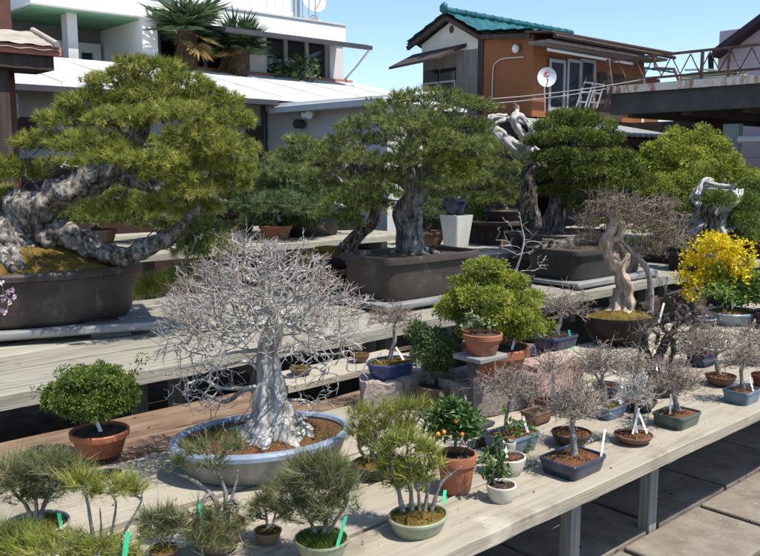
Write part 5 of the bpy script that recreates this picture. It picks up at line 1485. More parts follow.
# ------------------------------------------------------------------ the white trident maple
pm = Pot('trident_maple', 'white barked trident maple, bare, with flared trunk in a wide blue oval pot', 'bonsai', 264, 488, 180, 34, 'oval', 2, .72, 27, GREYGLAZE, SOIL, z=.5, dome=.08, lip=PALEBLUE, wall=.02)
mb, P, r = trunk_of(pm, [(273, 444, 43), (273, 436, 40), (273, 428, 32.5), (272, 417, 24), (271, 404, 18), (270, 390, 14), (269, 374, 11.5), (269, 358, 10.5), (271, 338, 10.5), (270, 318, 9.5), (268, 302, 7.5), (266, 288, 5.5), (265, 272, 3.6), (264, 256, 2)],
                    BARKW, sides=44, rough=.2, rs=38, ground=False, nroot=0, n=8, flute=True)
rng = np.random.default_rng(101)
c = pm.L(260, 322); sx = pm.s
A1, D1 = shell(c, (97 * sx, 84 * sx, 80 * sx), 1000, rng, -.34, .2, .16)
A2, D2 = shell(c, (80 * sx, 68 * sx, 62 * sx), 320, rng, -.3, .35, .1)
A = np.concatenate([A1, A2])
g = grow(P, A, step=.045, rtip=.0015, start=.48, alpha=.2, beta=.75, jit=.13, power=2.05, rng=rng)
add_branches(mb, g, sides=7, thin=4, lim=.0035)
low = []
LB = [[(262, 392, 5), (245, 398, 4.5), (228, 402, 4), (212, 396, 3), (196, 390, 2)], [(266, 384, 4), (246, 388, 3.5), (224, 386, 3), (204, 382, 2), (186, 380, 1.4)], [(279, 398, 3.5), (290, 400, 3), (302, 396, 2), (314, 398, 1.2)], [(262, 372, 3.5), (246, 362, 3), (228, 366, 2), (210, 368, 1.4)],
      [(276, 376, 3), (294, 372, 2.4), (312, 376, 1.6), (326, 372, 1)], [(275, 352, 4), (296, 350, 3), (320, 354, 2), (340, 352, 1.2)], [(262, 350, 4), (238, 350, 3), (214, 354, 2), (188, 350, 1.2)]]
for k_, e in enumerate(LB):
    Q, q = pm.path([(x + rng.normal(0, 1.5) * (i > 0), y + rng.normal(0, 3.2) * (i > 0), r_ * .62, -.03 * i * (1 if k_ % 2 else -.4)) for i, (x, y, r_) in enumerate(e)], 6, ground=False)
    mb.tube(Q, q, 8, rough=.25, rs=40)
    tg = []
    for i in range(34 if k_ in (0, 1) else 22):
        b_ = Q[rng.integers(len(Q) // 3, len(Q))]
        tg.append(b_ + np.array([rng.normal(-.04 if e[-1][0] < e[0][0] else .04, .045), rng.normal(0, .06), rng.normal(.0, .04)]))
    gg = grow(Q, tg, step=.02, rtip=.0016, start=.15, alpha=.1, beta=.1, jit=.3, rng=rng)
    add_branches(mb, gg, 6, 4, .003); low.append(gg)
mb.build('trunk', BARKW, pm.root, angle=0)
tw = MB()
twiglets(tw, g['tips'], g['tipdir'], 3, (.016, .05), .0009, .5, .12, 2, 3, rng)
q = g['rad'] < .0035
twiglets(tw, g['pos'][q][::3], g['dir'][q][::3], 1, (.016, .05), .0010, .8, .15, 2, 3, rng)
for gg in low: twiglets(tw, gg['tips'], gg['tipdir'], 2, (.012, .035), .0009, .8, .05, 1, 3, rng)
tw.build('twigs', TWIGW, pm.root)
A, D = shell(c + np.array([0, 0, .01]), (97 * sx, 84 * sx, 82 * sx), 1000, rng, .0, .12, .12)
tw = MB(); twiglets(tw, A, D, 1, (.01, .028), .0009, .6, .2, 2, 3, rng); tw.build('reddish_shoots', TWIGR, pm.root)
pm.moss(MOSS, 1300, .014, .98, lo=.25)
# tufts of grass in the maple pot
for nm, (px, py) in (('a', (235, 446)), ('b', (295, 446)), ('c', (330, 432)), ('d', (215, 440))):
    b_ = pm.L(px, py, -.05); b_[2] = pm.soil_z + .01
    mb = MB(); k_ = 60 if nm in 'ab' else 30
    B = b_ + rng.normal(0, .012, (k_, 3)) * [1.6, 1, .1]; D = rng.normal(size=(k_, 3)) * .5; D[:, 2] = 1
    mb.blades(B, D, rng.uniform(.03, .07, k_), .003, rng.uniform(0, 1, k_)); mb.build('grass_tuft', LEAFL, pm.root, smooth=False)


# ------------------------------------------------------------------ small bare bonsai
def bare(name, label, cx, by, w, h, kind, n, pmat, crown, trunk, tm=BARKG, twm=TWIGG, z=.5, ratio=.75, N=170, sm=SOIL, per=3, tl=(.012, .035), group='small bare bonsai on the front bench', seed=1, dome=.15, depth=None,
         rtip=.0011, tr=.0008, lumps=.15, feet=False, zmin=-.45, moss=None, lip=None, rot=None, dr=.85, nroot=4, thick=.4, start=.35, beta=.5):
    p = Pot(name, label, 'bonsai', cx, by, w, h, kind, n, ratio, rot, pmat, sm, z=z, group=group, dome=dome, depth=depth, feet=feet, lip=lip)
    rng = np.random.default_rng(seed)
    zmin = rng.uniform(-.65, -.05); beta = rng.uniform(.3, 1.2); dr *= rng.uniform(.75, 1.2); lumps += rng.uniform(0, .3); thick *= rng.uniform(.7, 1.5)
    mb, P, r = trunk_of(p, trunk, tm, sides=10, rough=.22, rs=40, nroot=nroot, rl=1.2, seed=seed)
    Al = []
    for (x, y, rx, ry) in ([crown] if not isinstance(crown, list) else crown):
        A, D = shell(p.L(x, y), (rx * 1.12 * p.s, rx * 1.12 * p.s * dr, ry * 1.08 * p.s), int(N * 1.35), rng, zmin, thick, lumps + .12, seed * 1.7)
        Al.append(A)
    A = np.concatenate(Al)
    g = grow(P, A, step=.03, rtip=rtip, start=start, alpha=.3, beta=beta, jit=.24, rng=rng, power=2.2)
    add_branches(mb, g, 6, 4, .0028)
    mb.build('trunk', tm, p.root, angle=0)
    tw = MB()
    twiglets(tw, g['tips'], g['tipdir'], per, tl, tr, .85, .12, 2, 3, rng)
    q = g['rad'] < .003
    twiglets(tw, g['pos'][q][::3], g['dir'][q][::3], 1, tl, tr, 1.0, .15, 1, 3, rng)
    tw.build('twigs', twm, p.root)
    if moss: p.moss(moss, 700, .009)
    return p


sb1 = bare('bare_bonsai', 'small bare grey tree in the navy rectangular pot nearest the bench edge', 572, 482, 71, 16, 'tray', 9, NAVY, (571, 414, 29, 29), [(574, 454, 4.5), (574, 446, 3.4), (573, 436, 3), (572, 426, 2.4), (573, 412, 1.5)], N=330, seed=201, feet=True, ratio=.78)
sb2 = bare('bare_bonsai', 'bare grey brown tree in the dark green rectangular pot with a white tag', 676, 432, 52, 14, 'tray', 9, GREENGLAZE, (673, 384, 25, 24), [(678, 414, 4), (677, 406, 3), (675, 396, 2.5), (676, 384, 1.6)], twm=TWIGR, N=300, seed=202, feet=True, ratio=.8)
sb3 = bare('bare_bonsai', 'bare tree in the slate blue rectangular pot at the right end of the bench', 741, 407, 41, 14, 'tray', 9, TEALBLUE, (742, 364, 21, 20), [(743, 390, 3), (742, 382, 2.2), (741, 372, 1.6)], N=220, seed=203, feet=True, ratio=.8)
sb4 = bare('bare_bonsai', 'silvery bare tree in the shallow brown round bowl', 633, 446, 40, 9, 'bowl', 2, LIPBROWN, (636, 397, 16, 20), [(635, 428, 3.4), (635, 420, 2.2), (636, 410, 1.8), (636, 398, 1.2)], tm=BARKW, twm=TWIGW, N=170, seed=204, ratio=1)
sb5 = bare('bare_bonsai', 'bare tree in the long slate blue tray behind the brown round bowl', 609, 421, 38, 12, 'tray', 9, TEALBLUE, (602, 368, 23, 22), [(605, 404, 5), (604, 396, 3.6), (603, 386, 2.8), (602, 374, 1.6)], twm=TWIGG, N=270, seed=205, feet=True, ratio=.62, sm=MOSSY)
sb6 = bare('bare_bonsai', 'bare tree in the wide brown bowl near the right end of the bench', 720, 387, 31, 10, 'bowl', 2, LIPBROWN, (714, 348, 25, 20), [(720, 374, 3), (717, 366, 2.4), (716, 356, 1.8)], N=240, seed=206, ratio=1)
sb7 = bare('bare_bonsai', 'bare twiggy tree in the dark round pot behind the navy rectangular pot', 571, 448, 42, 13, 'bowl', 2, DARKPOT, (580, 404, 22, 20), [(570, 434, 3), (573, 424, 2.2), (577, 412, 1.6)], N=200, seed=207, ratio=1)
sb8 = bare('bare_bonsai', 'slim silvery tree in the square dark clay pot by the pink blocks', 548, 416, 30, 14, 'tray', 9, LIPBROWN, (552, 372, 18, 20), [(553, 402, 2.6), (553, 392, 2.2), (553, 380, 1.8), (553, 366, 1.2)], tm=BARKW, twm=TWIGG, N=150, seed=208, ratio=.9)
tr_ = Pot('clay_tray', 'empty reddish clay tray of soil before the square dark pot', 'plant pot', 536, 426, 34, 12, 'tray', 9, .7, None, LIPBROWN, SOILD, z=.5)
sb9 = bare('bare_bonsai', 'bare twigs in the red clay pot cut by the right edge of the picture', 764, 390, 26, 14, 'flower', 2, REDPOT, (762, 352, 18, 18), [(764, 375, 2.4), (763, 366, 1.8), (762, 356, 1.2)], N=140, seed=209, ratio=1)
sb10 = bare('bare_bonsai', 'reddish twigged tree with fresh sprouts in the blue rectangular pot by the brown block', 511, 457, 60, 17, 'tray', 9, TEALBLUE, (512, 388, 32, 19), [(507, 430, 2.6), (506, 420, 2), (508, 408, 1.8), (510, 396, 1.2)], twm=TWIGR, N=260, seed=210, ratio=.75)
rng = np.random.default_rng(77)
mb = MB()
for (x, y, n_) in ((512, 425, 14), (520, 424, 14), (516, 432, 12), (531, 430, 12), (503, 410, 10), (528, 446, 10)):
    b_ = sb10.L(x, y, -.04); mb.leaves(np.repeat(b_[None], n_, 0) + rng.normal(0, .008, (n_, 3)), rng.normal(size=(n_, 3)) + [0, 0, .4], .024, .012, rng.uniform(0, 1, n_), rng)
mb.build('sprouts', LEAFL, sb10.root, smooth=False)
sb11 = bare('bare_bonsai', 'pinkish twigged tree in the navy pot standing on the pink block', 555, 352, 48, 13, 'tray', 9, NAVY, (563, 308, 26, 16), [(557, 340, 3.4), (557, 332, 2.6), (560, 322, 2.2), (562, 312, 1.5)], twm=TWIGR, N=260, seed=211, ratio=.7, z=.665, sm=SOILD)
sb12 = bare('bare_bonsai', 'little bare tree with white base in the cobalt oval pot on the cut stone', 391, 380, 50, 15, 'oval', 2, COBALT, (395, 321, 24, 15), [(390, 358, 2.6), (392, 349, 2.2), (395, 340, 2), (394, 330, 1.5), (395, 322, 1)], twm=TWIGR, N=230, seed=212, ratio=.72, z=.62, sm=MOSSY, moss=MOSSG)
sb13 = bare('bare_bonsai', 'thicket of bare grey twigs in the hidden blue pot behind the green rectangular pot', 701, 368, 34, 13, 'tray', 9, NAVY, [(700, 340, 24, 20), (686, 352, 18, 14)], [(700, 358, 3), (698, 350, 2.2), (699, 342, 1.6)], N=190, seed=213, ratio=.7)
sb14 = bare('bare_bonsai', 'wispy bare tree leaning over the right edge of the bench', 752, 366, 30, 10, 'bowl', 2, DARKPOT, (748, 336, 18, 18), [(752, 356, 2.4), (750, 348, 1.8), (749, 338, 1.2)], N=170, seed=214, ratio=1)
sb15 = bare('bare_bonsai', 'grey bare tree in a dark pot between the black bowl and the slate blue tray', 606, 398, 30, 12, 'bowl', 2, NAVY, (590, 372, 12, 14), [(604, 388, 2.2), (600, 380, 1.8), (595, 374, 1.4)], N=110, seed=215, ratio=1)
sb16 = bare('bare_bonsai', 'low bare tree with small twigs behind the silvery tree in the brown bowl', 640, 412, 34, 10, 'bowl', 2, DARKPOT, (632, 372, 18, 18), [(640, 402, 2.6), (637, 392, 2), (634, 382, 1.5)], N=180, seed=216, ratio=1, twm=TWIGG)

# gnarled root tree: coils of dark wood
gn = Pot('gnarled_bonsai', 'gnarled tree with coiling dark roots and a mass of bare twigs beside the black bowl', 'bonsai', 660, 398, 52, 14, 'oval', 2, .8, None, DARKPOT, MOSSY, z=.5, dome=.3)
rng = np.random.default_rng(220)
mb = MB()
for e in ([(648, 384, 5), (652, 368, 5), (660, 352, 6), (668, 338, 5), (676, 326, 4), (684, 318, 3.5), (688, 310, 3), (682, 306, 2.5), (676, 312, 2.5), (680, 320, 2)], [(664, 386, 5), (656, 370, 5), (648, 354, 5), (644, 340, 4), (650, 330, 3), (658, 334, 3), (656, 344, 2.5)],
          [(672, 384, 4), (668, 366, 4), (674, 350, 3.5), (670, 336, 3), (662, 326, 3), (668, 318, 2)], [(640, 384, 3), (636, 368, 3), (640, 352, 2.5), (632, 342, 2)], [(682, 322, 2.5), (690, 314, 2.5), (694, 322, 2), (690, 330, 2), (682, 332, 1.6)]):
    Q, q = gn.path([(x, y, r_ * .8, rng.uniform(-.05, .05)) for x, y, r_ in e], 7, ground=False); mb.tube(Q, q, 10, rough=.4, rs=30)
    tg = Q[rng.integers(len(Q) // 3, len(Q), 70)] + rng.normal(0, .05, (70, 3)) * [1.2, 1, .8]
    gg = grow(Q, tg, step=.03, rtip=.0011, start=.3, alpha=.2, beta=.2, jit=.3, rng=rng); add_branches(mb, gg, 6, 4, .003)
    tw = MB(); twiglets(tw, gg['tips'], gg['tipdir'], 2, (.012, .04), .0009, .9, .1, 2, 3, rng); tw.build('twigs', TWIGB if e[0][0] % 3 else TWIGR, gn.root)
mb.build('trunk', BARKD, gn.root, angle=0)
gn.moss(MOSS, 500, .01)

# ------------------------------------------------------------------ twisted trunk tree in the black bowl
tb = Pot('twisted_tree', 'tan twisted twin trunk tree with bare brown twigs in the black bowl', 'bonsai', 618, 348, 82, 30, 'bowl', 2, .85, None, BLACKPOT, MOSSY, z=.5, dome=.25)
mb = MB()
P, r = tb.path([(618, 308, 15), (620, 298, 10), (624, 288, 7.5), (620, 274, 7), (613, 262, 7), (607, 250, 7), (606, 240, 6.5), (611, 230, 6.5), (615, 220, 7), (612, 211, 5), (611, 207, 2)], 7)
r = r * .86; mb.tube(P, r, 20, rough=.38, rs=26, flute=(5, np.full(len(P), .3))); roots(mb, P[0] + [0, 0, .004], r[0] * .8, 0, 11, 1.1, 7)
Q, q = tb.path([(628, 308, 7, -.03), (629, 296, 6, -.04), (628, 284, 5.5, -.045), (622, 272, 5, -.03), (626, 258, 5, .0), (622, 246, 4.5, .02), (616, 238, 4, .02)], 7); q = q * .82; mb.tube(Q, q, 14, rough=.4, rs=30, seed=4, flute=(4, np.full(len(Q), .3)))
Q2, q2 = tb.path([(618, 218, 5), (622, 226, 4, -.02), (620, 236, 3.5, -.02), (612, 240, 3)], 6, ground=False); mb.tube(Q2, q2, 10, rough=.25, rs=25)
mb.build('trunk', BARKT, tb.root, angle=0)
mb = MB()
Q, q = tb.path([(650, 310, 3.6), (651, 296, 3.2), (650, 280, 3), (645, 266, 2.8), (636, 256, 2.5), (628, 248, 2.2), (620, 240, 2)], 7); mb.tube(Q, q, 9, rough=.25, rs=30); roots(mb, Q[0] + [0, 0, .004], q[0], 0, 5, 1.2, 9)
mb.build('second_trunk', BARKG, tb.root, angle=0)
rng = np.random.default_rng(230)
A, D = pads(tb, [(648, 222, 40, 17, .05), (622, 206, 26, 10, 0), (668, 240, 24, 13, 0), (640, 250, 30, 9, .06), (600, 214, 18, 10, .05), (590, 238, 14, 9, .08), (652, 204, 26, 9, 0), (606, 200, 20, 8, -.05), (630, 212, 24, 10, -.07), (586, 222, 12, 8, 0)], .62, .8, 44, -.7, .55, .12)
g = grow(np.concatenate([Q[-12:], P[-22:]]), A, step=.035, rtip=.0013, start=0, jit=.26, alpha=.2, beta=.15)
mb = MB(); add_branches(mb, g, 6, 4, .003); mb.build('branches', TWIGR, tb.root)
mb = MB(); twiglets(mb, g['tips'], g['tipdir'], 3, (.02, .055), .0013, .85, .1); mb.build('twigs', TWIGB, tb.root)
tb.moss(MOSS, 2600, .012)

# ------------------------------------------------------------------ yellow flowering shrub
fs = Pot('flowering_shrub', 'yellow flowering shrub with green leaves in a blue grey oval pot', 'bonsai', 731, 327, 54, 13, 'oval', 2, .8, None, BLUEGREY, MOSSY, z=.5, dome=.2)
rng = np.random.default_rng(240)
mb, P, r = trunk_of(fs, [(728, 312, 3.5), (727, 302, 3), (729, 290, 2.5), (728, 278, 2)], BARKD, nroot=4, sides=8)
Ay, Dy = pads(fs, [(712, 248, 30, 12), (735, 250, 20, 12), (694, 262, 16, 11), (722, 264, 30, 10), (693, 282, 14, 9), (690, 296, 10, 8), (715, 240, 18, 8), (746, 262, 9, 9), (706, 276, 16, 10), (738, 274, 20, 10), (684, 276, 10, 8), (716, 284, 14, 8)], .40, .75, 45, -.8, .6, .4)
Ag, Dg = pads(fs, [(735, 284, 26, 14), (752, 280, 14, 14), (716, 290, 18, 10), (740, 298, 22, 8), (722, 276, 20, 10)], .24, .8, 46, -.8, .6, .4)
g = grow(P, np.concatenate([Ay[::7], Ag[::7]]), step=.05, rtip=.0012, start=.2)
add_branches(mb, g); mb.build('trunk', BARKD, fs.root)
mb = MB(); q = np.repeat(Ay, 5, 0) + rng.normal(0, .008, (len(Ay) * 5, 3)); mb.leaves(q, rng.normal(size=q.shape) + [0, -.2, .5], .026, .013, rng.uniform(0, 1, len(q)), rng, .1); mb.build('flowers', YELLOW, fs.root, smooth=False)
mb = MB(); q = np.repeat(Ag, 7, 0) + rng.normal(0, .02, (len(Ag) * 7, 3)); mb.leaves(q, rng.normal(size=q.shape) + [0, -.2, .4], .036, .018, rng.uniform(0, 1, len(q)), rng); mb.build('leaves', LEAFL, fs.root, smooth=False)
pp = Pot('potted_shrub', 'leafy green shrub in a plum pot at the right edge beside the yellow flowering shrub', 'bonsai', 774, 330, 44, 16, 'flower', 2, 1, 0, PURPLE, SOILD, z=.5)
A, D = pads(pp, [(768, 292, 14, 12), (772, 278, 14, 10)], .4, .8, 47, -.6, .4)
mb, P, r = trunk_of(pp, [(766, 312, 2), (766, 300, 1.6), (764, 288, 1)], BARKD, nroot=0, sides=7); g = grow(P, A[::5], step=.04, rtip=.0012); add_branches(mb, g); mb.build('trunk', BARKD, pp.root)
mb = MB(); q = np.repeat(A, 6, 0) + rng.normal(0, .015, (len(A) * 6, 3)); mb.leaves(q, rng.normal(size=q.shape) + [0, 0, .4], .04, .02, rng.uniform(0, 1, len(q)), rng); mb.build('leaves', LEAFL, pp.root, smooth=False)
bw = thing('leaning_board', 'dark brown board lying slanted behind the black bowl', 'board', at_y(672, 306, 5.55), 0)
A_, B_ = at_y(640, 316, 5.35), at_y(704, 297, 5.75)
d_ = B_ - A_
MB().bar(A_ - at_y(672, 306, 5.55), B_ - at_y(672, 306, 5.55), .04, .17).build('board', mat('dark brown plank', [(.035, .022, .015), (.075, .05, .035)], scale=(3, 3, 3), bump=.3), bw, bevel=.006)
nb = Pot('bare_bonsai', 'tiny tangle of dark twigs in the small white rimmed navy bowl', 'bonsai', 704, 328, 22, 9, 'bowl', 2, 1, 0, NAVY, SOILD, z=.5, lip=PALEBLUE)
A, D = pads(nb, [(703, 312, 10, 7)], 1.0, .8, 48, -.6, .5)
mb, P, r = trunk_of(nb, [(704, 320, 1.6), (703, 314, 1.2), (704, 308, .8)], BARKD, nroot=0, sides=6); g = grow(P, A, step=.02, rtip=.0009); add_branches(mb, g); twiglets(mb, g['tips'], g['tipdir'], 2, (.01, .03), .0008); mb.build('trunk', BARKG, nb.root)


# ------------------------------------------------------------------ blocks, stones, terracotta
def block(label, px0, px1, py, h, z, m, depth, name='block', rot=None, py1=None, group='stone and concrete blocks', jag=.004, seed=1, rough=0.0):
    """block whose front bottom edge runs from pixel px0 to px1 near py"""
    a = at_z(px0, py, z); b = at_z(px1, py if py1 is None else py1, z)
    if rot is None: rot = math.atan2(b[1] - a[1], b[0] - a[0])
    L_ = np.linalg.norm(b - a)
    c = (a + b) / 2
    n = np.array([-math.sin(rot), math.cos(rot), 0])
    c = c + n * depth / 2
    r = thing(name, label, 'block', c, rot, group)
    # subdivided box with chipped faces
    rng = np.random.default_rng(seed)
    bm = MB(); nx, ny, nz = 14, 10, 8
    rr = []
    for k in range(nz + 1):
        zf = k / nz
        ring = []
        per = [(i / nx, 0) for i in range(nx)] + [(1, j / ny) for j in range(ny)] + [(1 - i / nx, 1) for i in range(nx)] + [(0, 1 - j / ny) for j in range(ny)]
        for u_, v_ in per:
            x, y, z_ = (u_ - .5) * L_, (v_ - .5) * depth, zf * h
            d = noise.noise_vector(Vector((x * 16 + seed, y * 16, z_ * 16))) * jag + noise.noise_vector(Vector((x * 6 + seed, y * 6, z_ * 6))) * jag * 1.5
            e = min(1, min(zf, 1 - zf) * nz); k_ = 1 - (1 - e) * .012
            ring.append([x * k_ + d.x, y * k_ + d.y, max(0, z_ + d.z * (zf > 0))])
        rr.append(np.array(ring))
    top = rr[-1]
    for f_ in (.66, .33): rr.append(top * [f_, f_, 1] + [0, 0, rng.uniform(-.002, .002)])
    bm.rings(rr, cap0=True, cap1=True, tint=rng.uniform())
    bm.build('block_body', m, r, angle=45 if rough == 0 else 25)
    return r


block('large brown grained block under the terracotta pot', 472, 541, 421, .137, .5, BLOCK, .30, jag=.003, seed=3, py1=404)
block('pinkish concrete block carrying the navy pot', 537, 583, 403, .16, .5, PINKBLOCK, .16, jag=.0025, seed=4, py1=392)
block('pink concrete block lying behind the terracotta pot', 516, 540, 382, .15, .5, PINKBLOCK, .18, jag=.0025, seed=5)
block('rough cut pink grey stone under the cobalt pot, the left half', 366, 402, 411, .118, .5, STONE, .17, 'cut_stone', group='cut stones', jag=.012, seed=6, rough=1, py1=409)
block('rough cut pink grey stone under the cobalt pot, the right half', 404, 434, 407, .125, .5, STONE, .17, 'cut_stone', group='cut stones', jag=.012, seed=7, rough=1, py1=398)

tj = Pot('potted_juniper', 'dense yellow green juniper in the large terracotta pot on the brown block', 'bonsai', 494, 383, 70, 32, 'flower', 2, 1, 0, TERRA, SOILD, z=.637)
rng = np.random.default_rng(250)
mb, P, r = trunk_of(tj, [(492, 352, 4), (490, 340, 3.5), (494, 322, 3), (490, 302, 2.4), (492, 280, 1.5)], BARKD, nroot=4, sides=9)
PADJ = [(490, 268, 18, 7), (470, 284, 24, 10), (508, 282, 22, 10), (458, 300, 20, 10), (488, 298, 28, 10, -.1), (518, 300, 22, 10), (466, 316, 22, 9), (500, 316, 26, 9, -.1), (528, 316, 16, 8), (530, 330, 18, 8, -.05), (482, 330, 22, 8), (508, 332, 20, 8), (450, 312, 10, 8)]
PADJ = [(a_ + (4 if k_ % 2 else -4), b_, c_ * .86, d_ * .72, *e_) for k_, (a_, b_, c_, d_, *e_) in enumerate(PADJ)]
A, D = pads(tj, PADJ, .6, .9, 49, -.2, .1, .4, .7)
g = grow(P, A[::7], step=.05, rtip=.0014, start=.2, alpha=.25); add_branches(mb, g); mb.build('trunk', BARKD, tj.root)
mb = MB(); scales(mb, A, D, 40, .024, .013, .0055); mb.build('foliage', JUNIY, tj.root, smooth=False)

sr = thing('slate_stand', 'square slate slab on a black metal post', 'stand', at_z(476, 424, .5), TH)
zt_ = at_y(478, 354, sr.location.y)[2] - .5
MB().box((0.02, 0, zt_ - .011), (.17, .15, .02)).build('slab', SLATE, sr, bevel=.004)
MB().box((-.045, -.02, (zt_ - .022) / 2), (.03, .03, zt_ - .022)).build('post', DARKM, sr, bevel=.003)
MB().box((-.02, 0, .008), (.14, .12, .016)).build('foot', DARKM, sr, bevel=.003)
tb2 = Pot('potted_succulent', 'pale succulent rosettes in the small terracotta bowl on the slate slab', 'bonsai', 482, 356, 41, 21, 'flower', 2, 1, 0, TERRA, SOILD, z=.5 + zt_, depth=sr.location.y + .01)
mb = MB(); rng = np.random.default_rng(251)
for (x, y, n_, l_) in ((472, 324, 40, .03), (464, 328, 26, .026), (480, 322, 30, .028), (490, 326, 16, .022), (470, 316, 20, .026)):
    b_ = tb2.L(x, y); n0 = rng.normal(size=(n_, 3)); n0[:, 2] = np.abs(n0[:, 2]) * .7
    mb.leaves(np.repeat(b_[None], n_, 0) + rng.normal(0, .006, (n_, 3)), n0, l_, .011, rng.uniform(0, 1, n_), rng)
    mb.segs([[b_[0], b_[1], tb2.soil_z]], [b_], .002, .002, 5, 0)
mb.build('rosettes', leaf('pale succulent', [(.10, .12, .05), (.20, .22, .11), (.34, .33, .24)], trans=.15), tb2.root, smooth=False)

gs = Pot('potted_shrub', 'dark green soft shrub in a shaded brown pot left of the slate stand', 'bonsai', 436, 412, 40, 24, 'flower', 2, 1, 0, LIPBROWN, SOILD, z=.5)
mb, P, r = trunk_of(gs, [(436, 392, 3), (437, 380, 2.6), (434, 366, 2), (432, 352, 1.4)], BARKD, nroot=0, sides=8)
A, D = pads(gs, [(432, 340, 18, 9), (440, 352, 18, 10), (426, 354, 12, 9), (418, 332, 9, 7), (438, 366, 14, 8)], .9, .85, 52, -.5, .3)
g = grow(P, A[::6], step=.04, rtip=.0012); add_branches(mb, g); mb.build('trunk', BARKD, gs.root)
mb = MB(); scales(mb, A, D, 16, .02, .02, .006); mb.build('foliage', PINEG, gs.root, smooth=False)

for lab, cx, by, w_, h_, z_ in (('tiny brown pot on the narrow shelf board just left of the cobalt pot', 360, 363, 20, 8, .555), ('tiny mossy pot on the narrow shelf board right of the maple trunk', 301, 376, 24, 7, .555)):
    q = Pot('small_pot', lab, 'plant pot', cx, by, w_, h_, 'bowl', 2, 1, 0, LIPBROWN, MOSSY, z=z_, group='small pots on the narrow shelf'); q.moss(MOSS, 260, .012)
q = Pot('red_pot', 'red clay pot lying low in the dark gap behind the maple trunk', 'plant pot', 312, 402, 30, 14, 'flower', 2, 1, 0, TERRA, SOILD, z=.34, depth=3.75)

# ------------------------------------------------------------------ orange pot juniper at the left
oj = Pot('potted_juniper', 'bushy bright green juniper in the orange clay pot at the left', 'bonsai', 101, 460, 60, 24, 'flower', 2, 1, 0, ORANGEPOT, SOILD, z=.5)
rng = np.random.default_rng(260)
mb, P, r = trunk_of(oj, [(99, 428, 3), (97, 418, 2.6), (94, 408, 2), (92, 396, 1.4)], BARKD, nroot=4, sides=8)
A, D = pads(oj, [(92, 380, 30, 10), (70, 392, 22, 10), (112, 388, 22, 11), (90, 396, 30, 11, -.06), (62, 402, 16, 9), (120, 400, 16, 9), (92, 408, 30, 9), (52, 400, 8, 5)], .75, .85, 53, -.6, .3, .3)
A = np.concatenate([A, np.array([oj.L(x, y) for x, y in ((44, 390), (48, 394), (52, 386), (132, 376), (138, 366), (142, 358), (128, 382), (46, 400), (36, 392))])]); D = np.concatenate([D, np.tile([0, 0, 1.0], (9, 1))])
g = grow(P, A[::6], step=.04, rtip=.0011); add_branches(mb, g); g2 = grow(P, A[-9:], step=.04, rtip=.0014); add_branches(mb, g2); mb.build('trunk', BARKD, oj.root)
mb = MB(); scales(mb, A, D, 26, .02, .013, .0055, tr=(0, 1)); mb.build('foliage', JUNIG, oj.root, smooth=False)
sc = thing('dark_spot_disc', 'small round black saucer added for a dark bench spot below the orange pot', 'disc', at_z(109, 476, .5), 0)  # black disc added where the planks show a dark round spot
t = np.linspace(0, 2 * math.pi, 32, endpoint=False)
MB().rings([np.c_[np.cos(t) * r_, np.sin(t) * r_, np.full(32, z_)] for r_, z_ in ((.034, .001), (.04, .012), (.042, .0125), (.036, .005), (.001, .004))], cap0=True).build('dish', plain('flat black', (.012, .012, .012), rough=.5), sc)

# flowering sprig reaching in from the left edge
pf = Pot('flowering_branch', 'twig of pale pink blossoms reaching in at the left edge', 'bonsai', -34, 362, 44, 20, 'flower', 2, 1, 0, REDPOT, SOILD, z=.64)
mb, P, r = trunk_of(pf, [(-34, 340, 3), (-26, 322, 2), (-12, 305, 1.4), (2, 296, 1), (10, 300, .6)], BARKG, nroot=0, sides=7)
rng = np.random.default_rng(261)
bl = MB()
for (x, y) in ((2, 283), (8, 292), (13, 290), (4, 300), (10, 303), (2, 310), (15, 297), (-4, 296), (6, 313), (-10, 300)):
    b_ = pf.L(x, y, rng.uniform(-.02, .02)); f_ = np.array([rng.normal(0, .4), -1, rng.normal(.3, .3)]); f_ /= np.linalg.norm(f_)
    k_ = int(np.argmin(np.linalg.norm(P - b_, axis=1))); mb.segs([P[k_]], [b_], .0015, .001, 4)
    u_ = np.cross(f_, [0, 0, 1]); u_ /= np.linalg.norm(u_); v_ = np.cross(u_, f_)
    a_ = np.arange(5) * 2 * math.pi / 5 + rng.uniform(0, 6)
    D = np.outer(np.cos(a_), u_) + np.outer(np.sin(a_), v_) + f_ * .35
    bl.leaves(np.repeat(b_[None], 5, 0), D, .017, .014, rng.uniform(0, 1, 5), rng, .1)
mb.build('branch', BARKG, pf.root); bl.build('blossoms', PINK, pf.root, smooth=False)


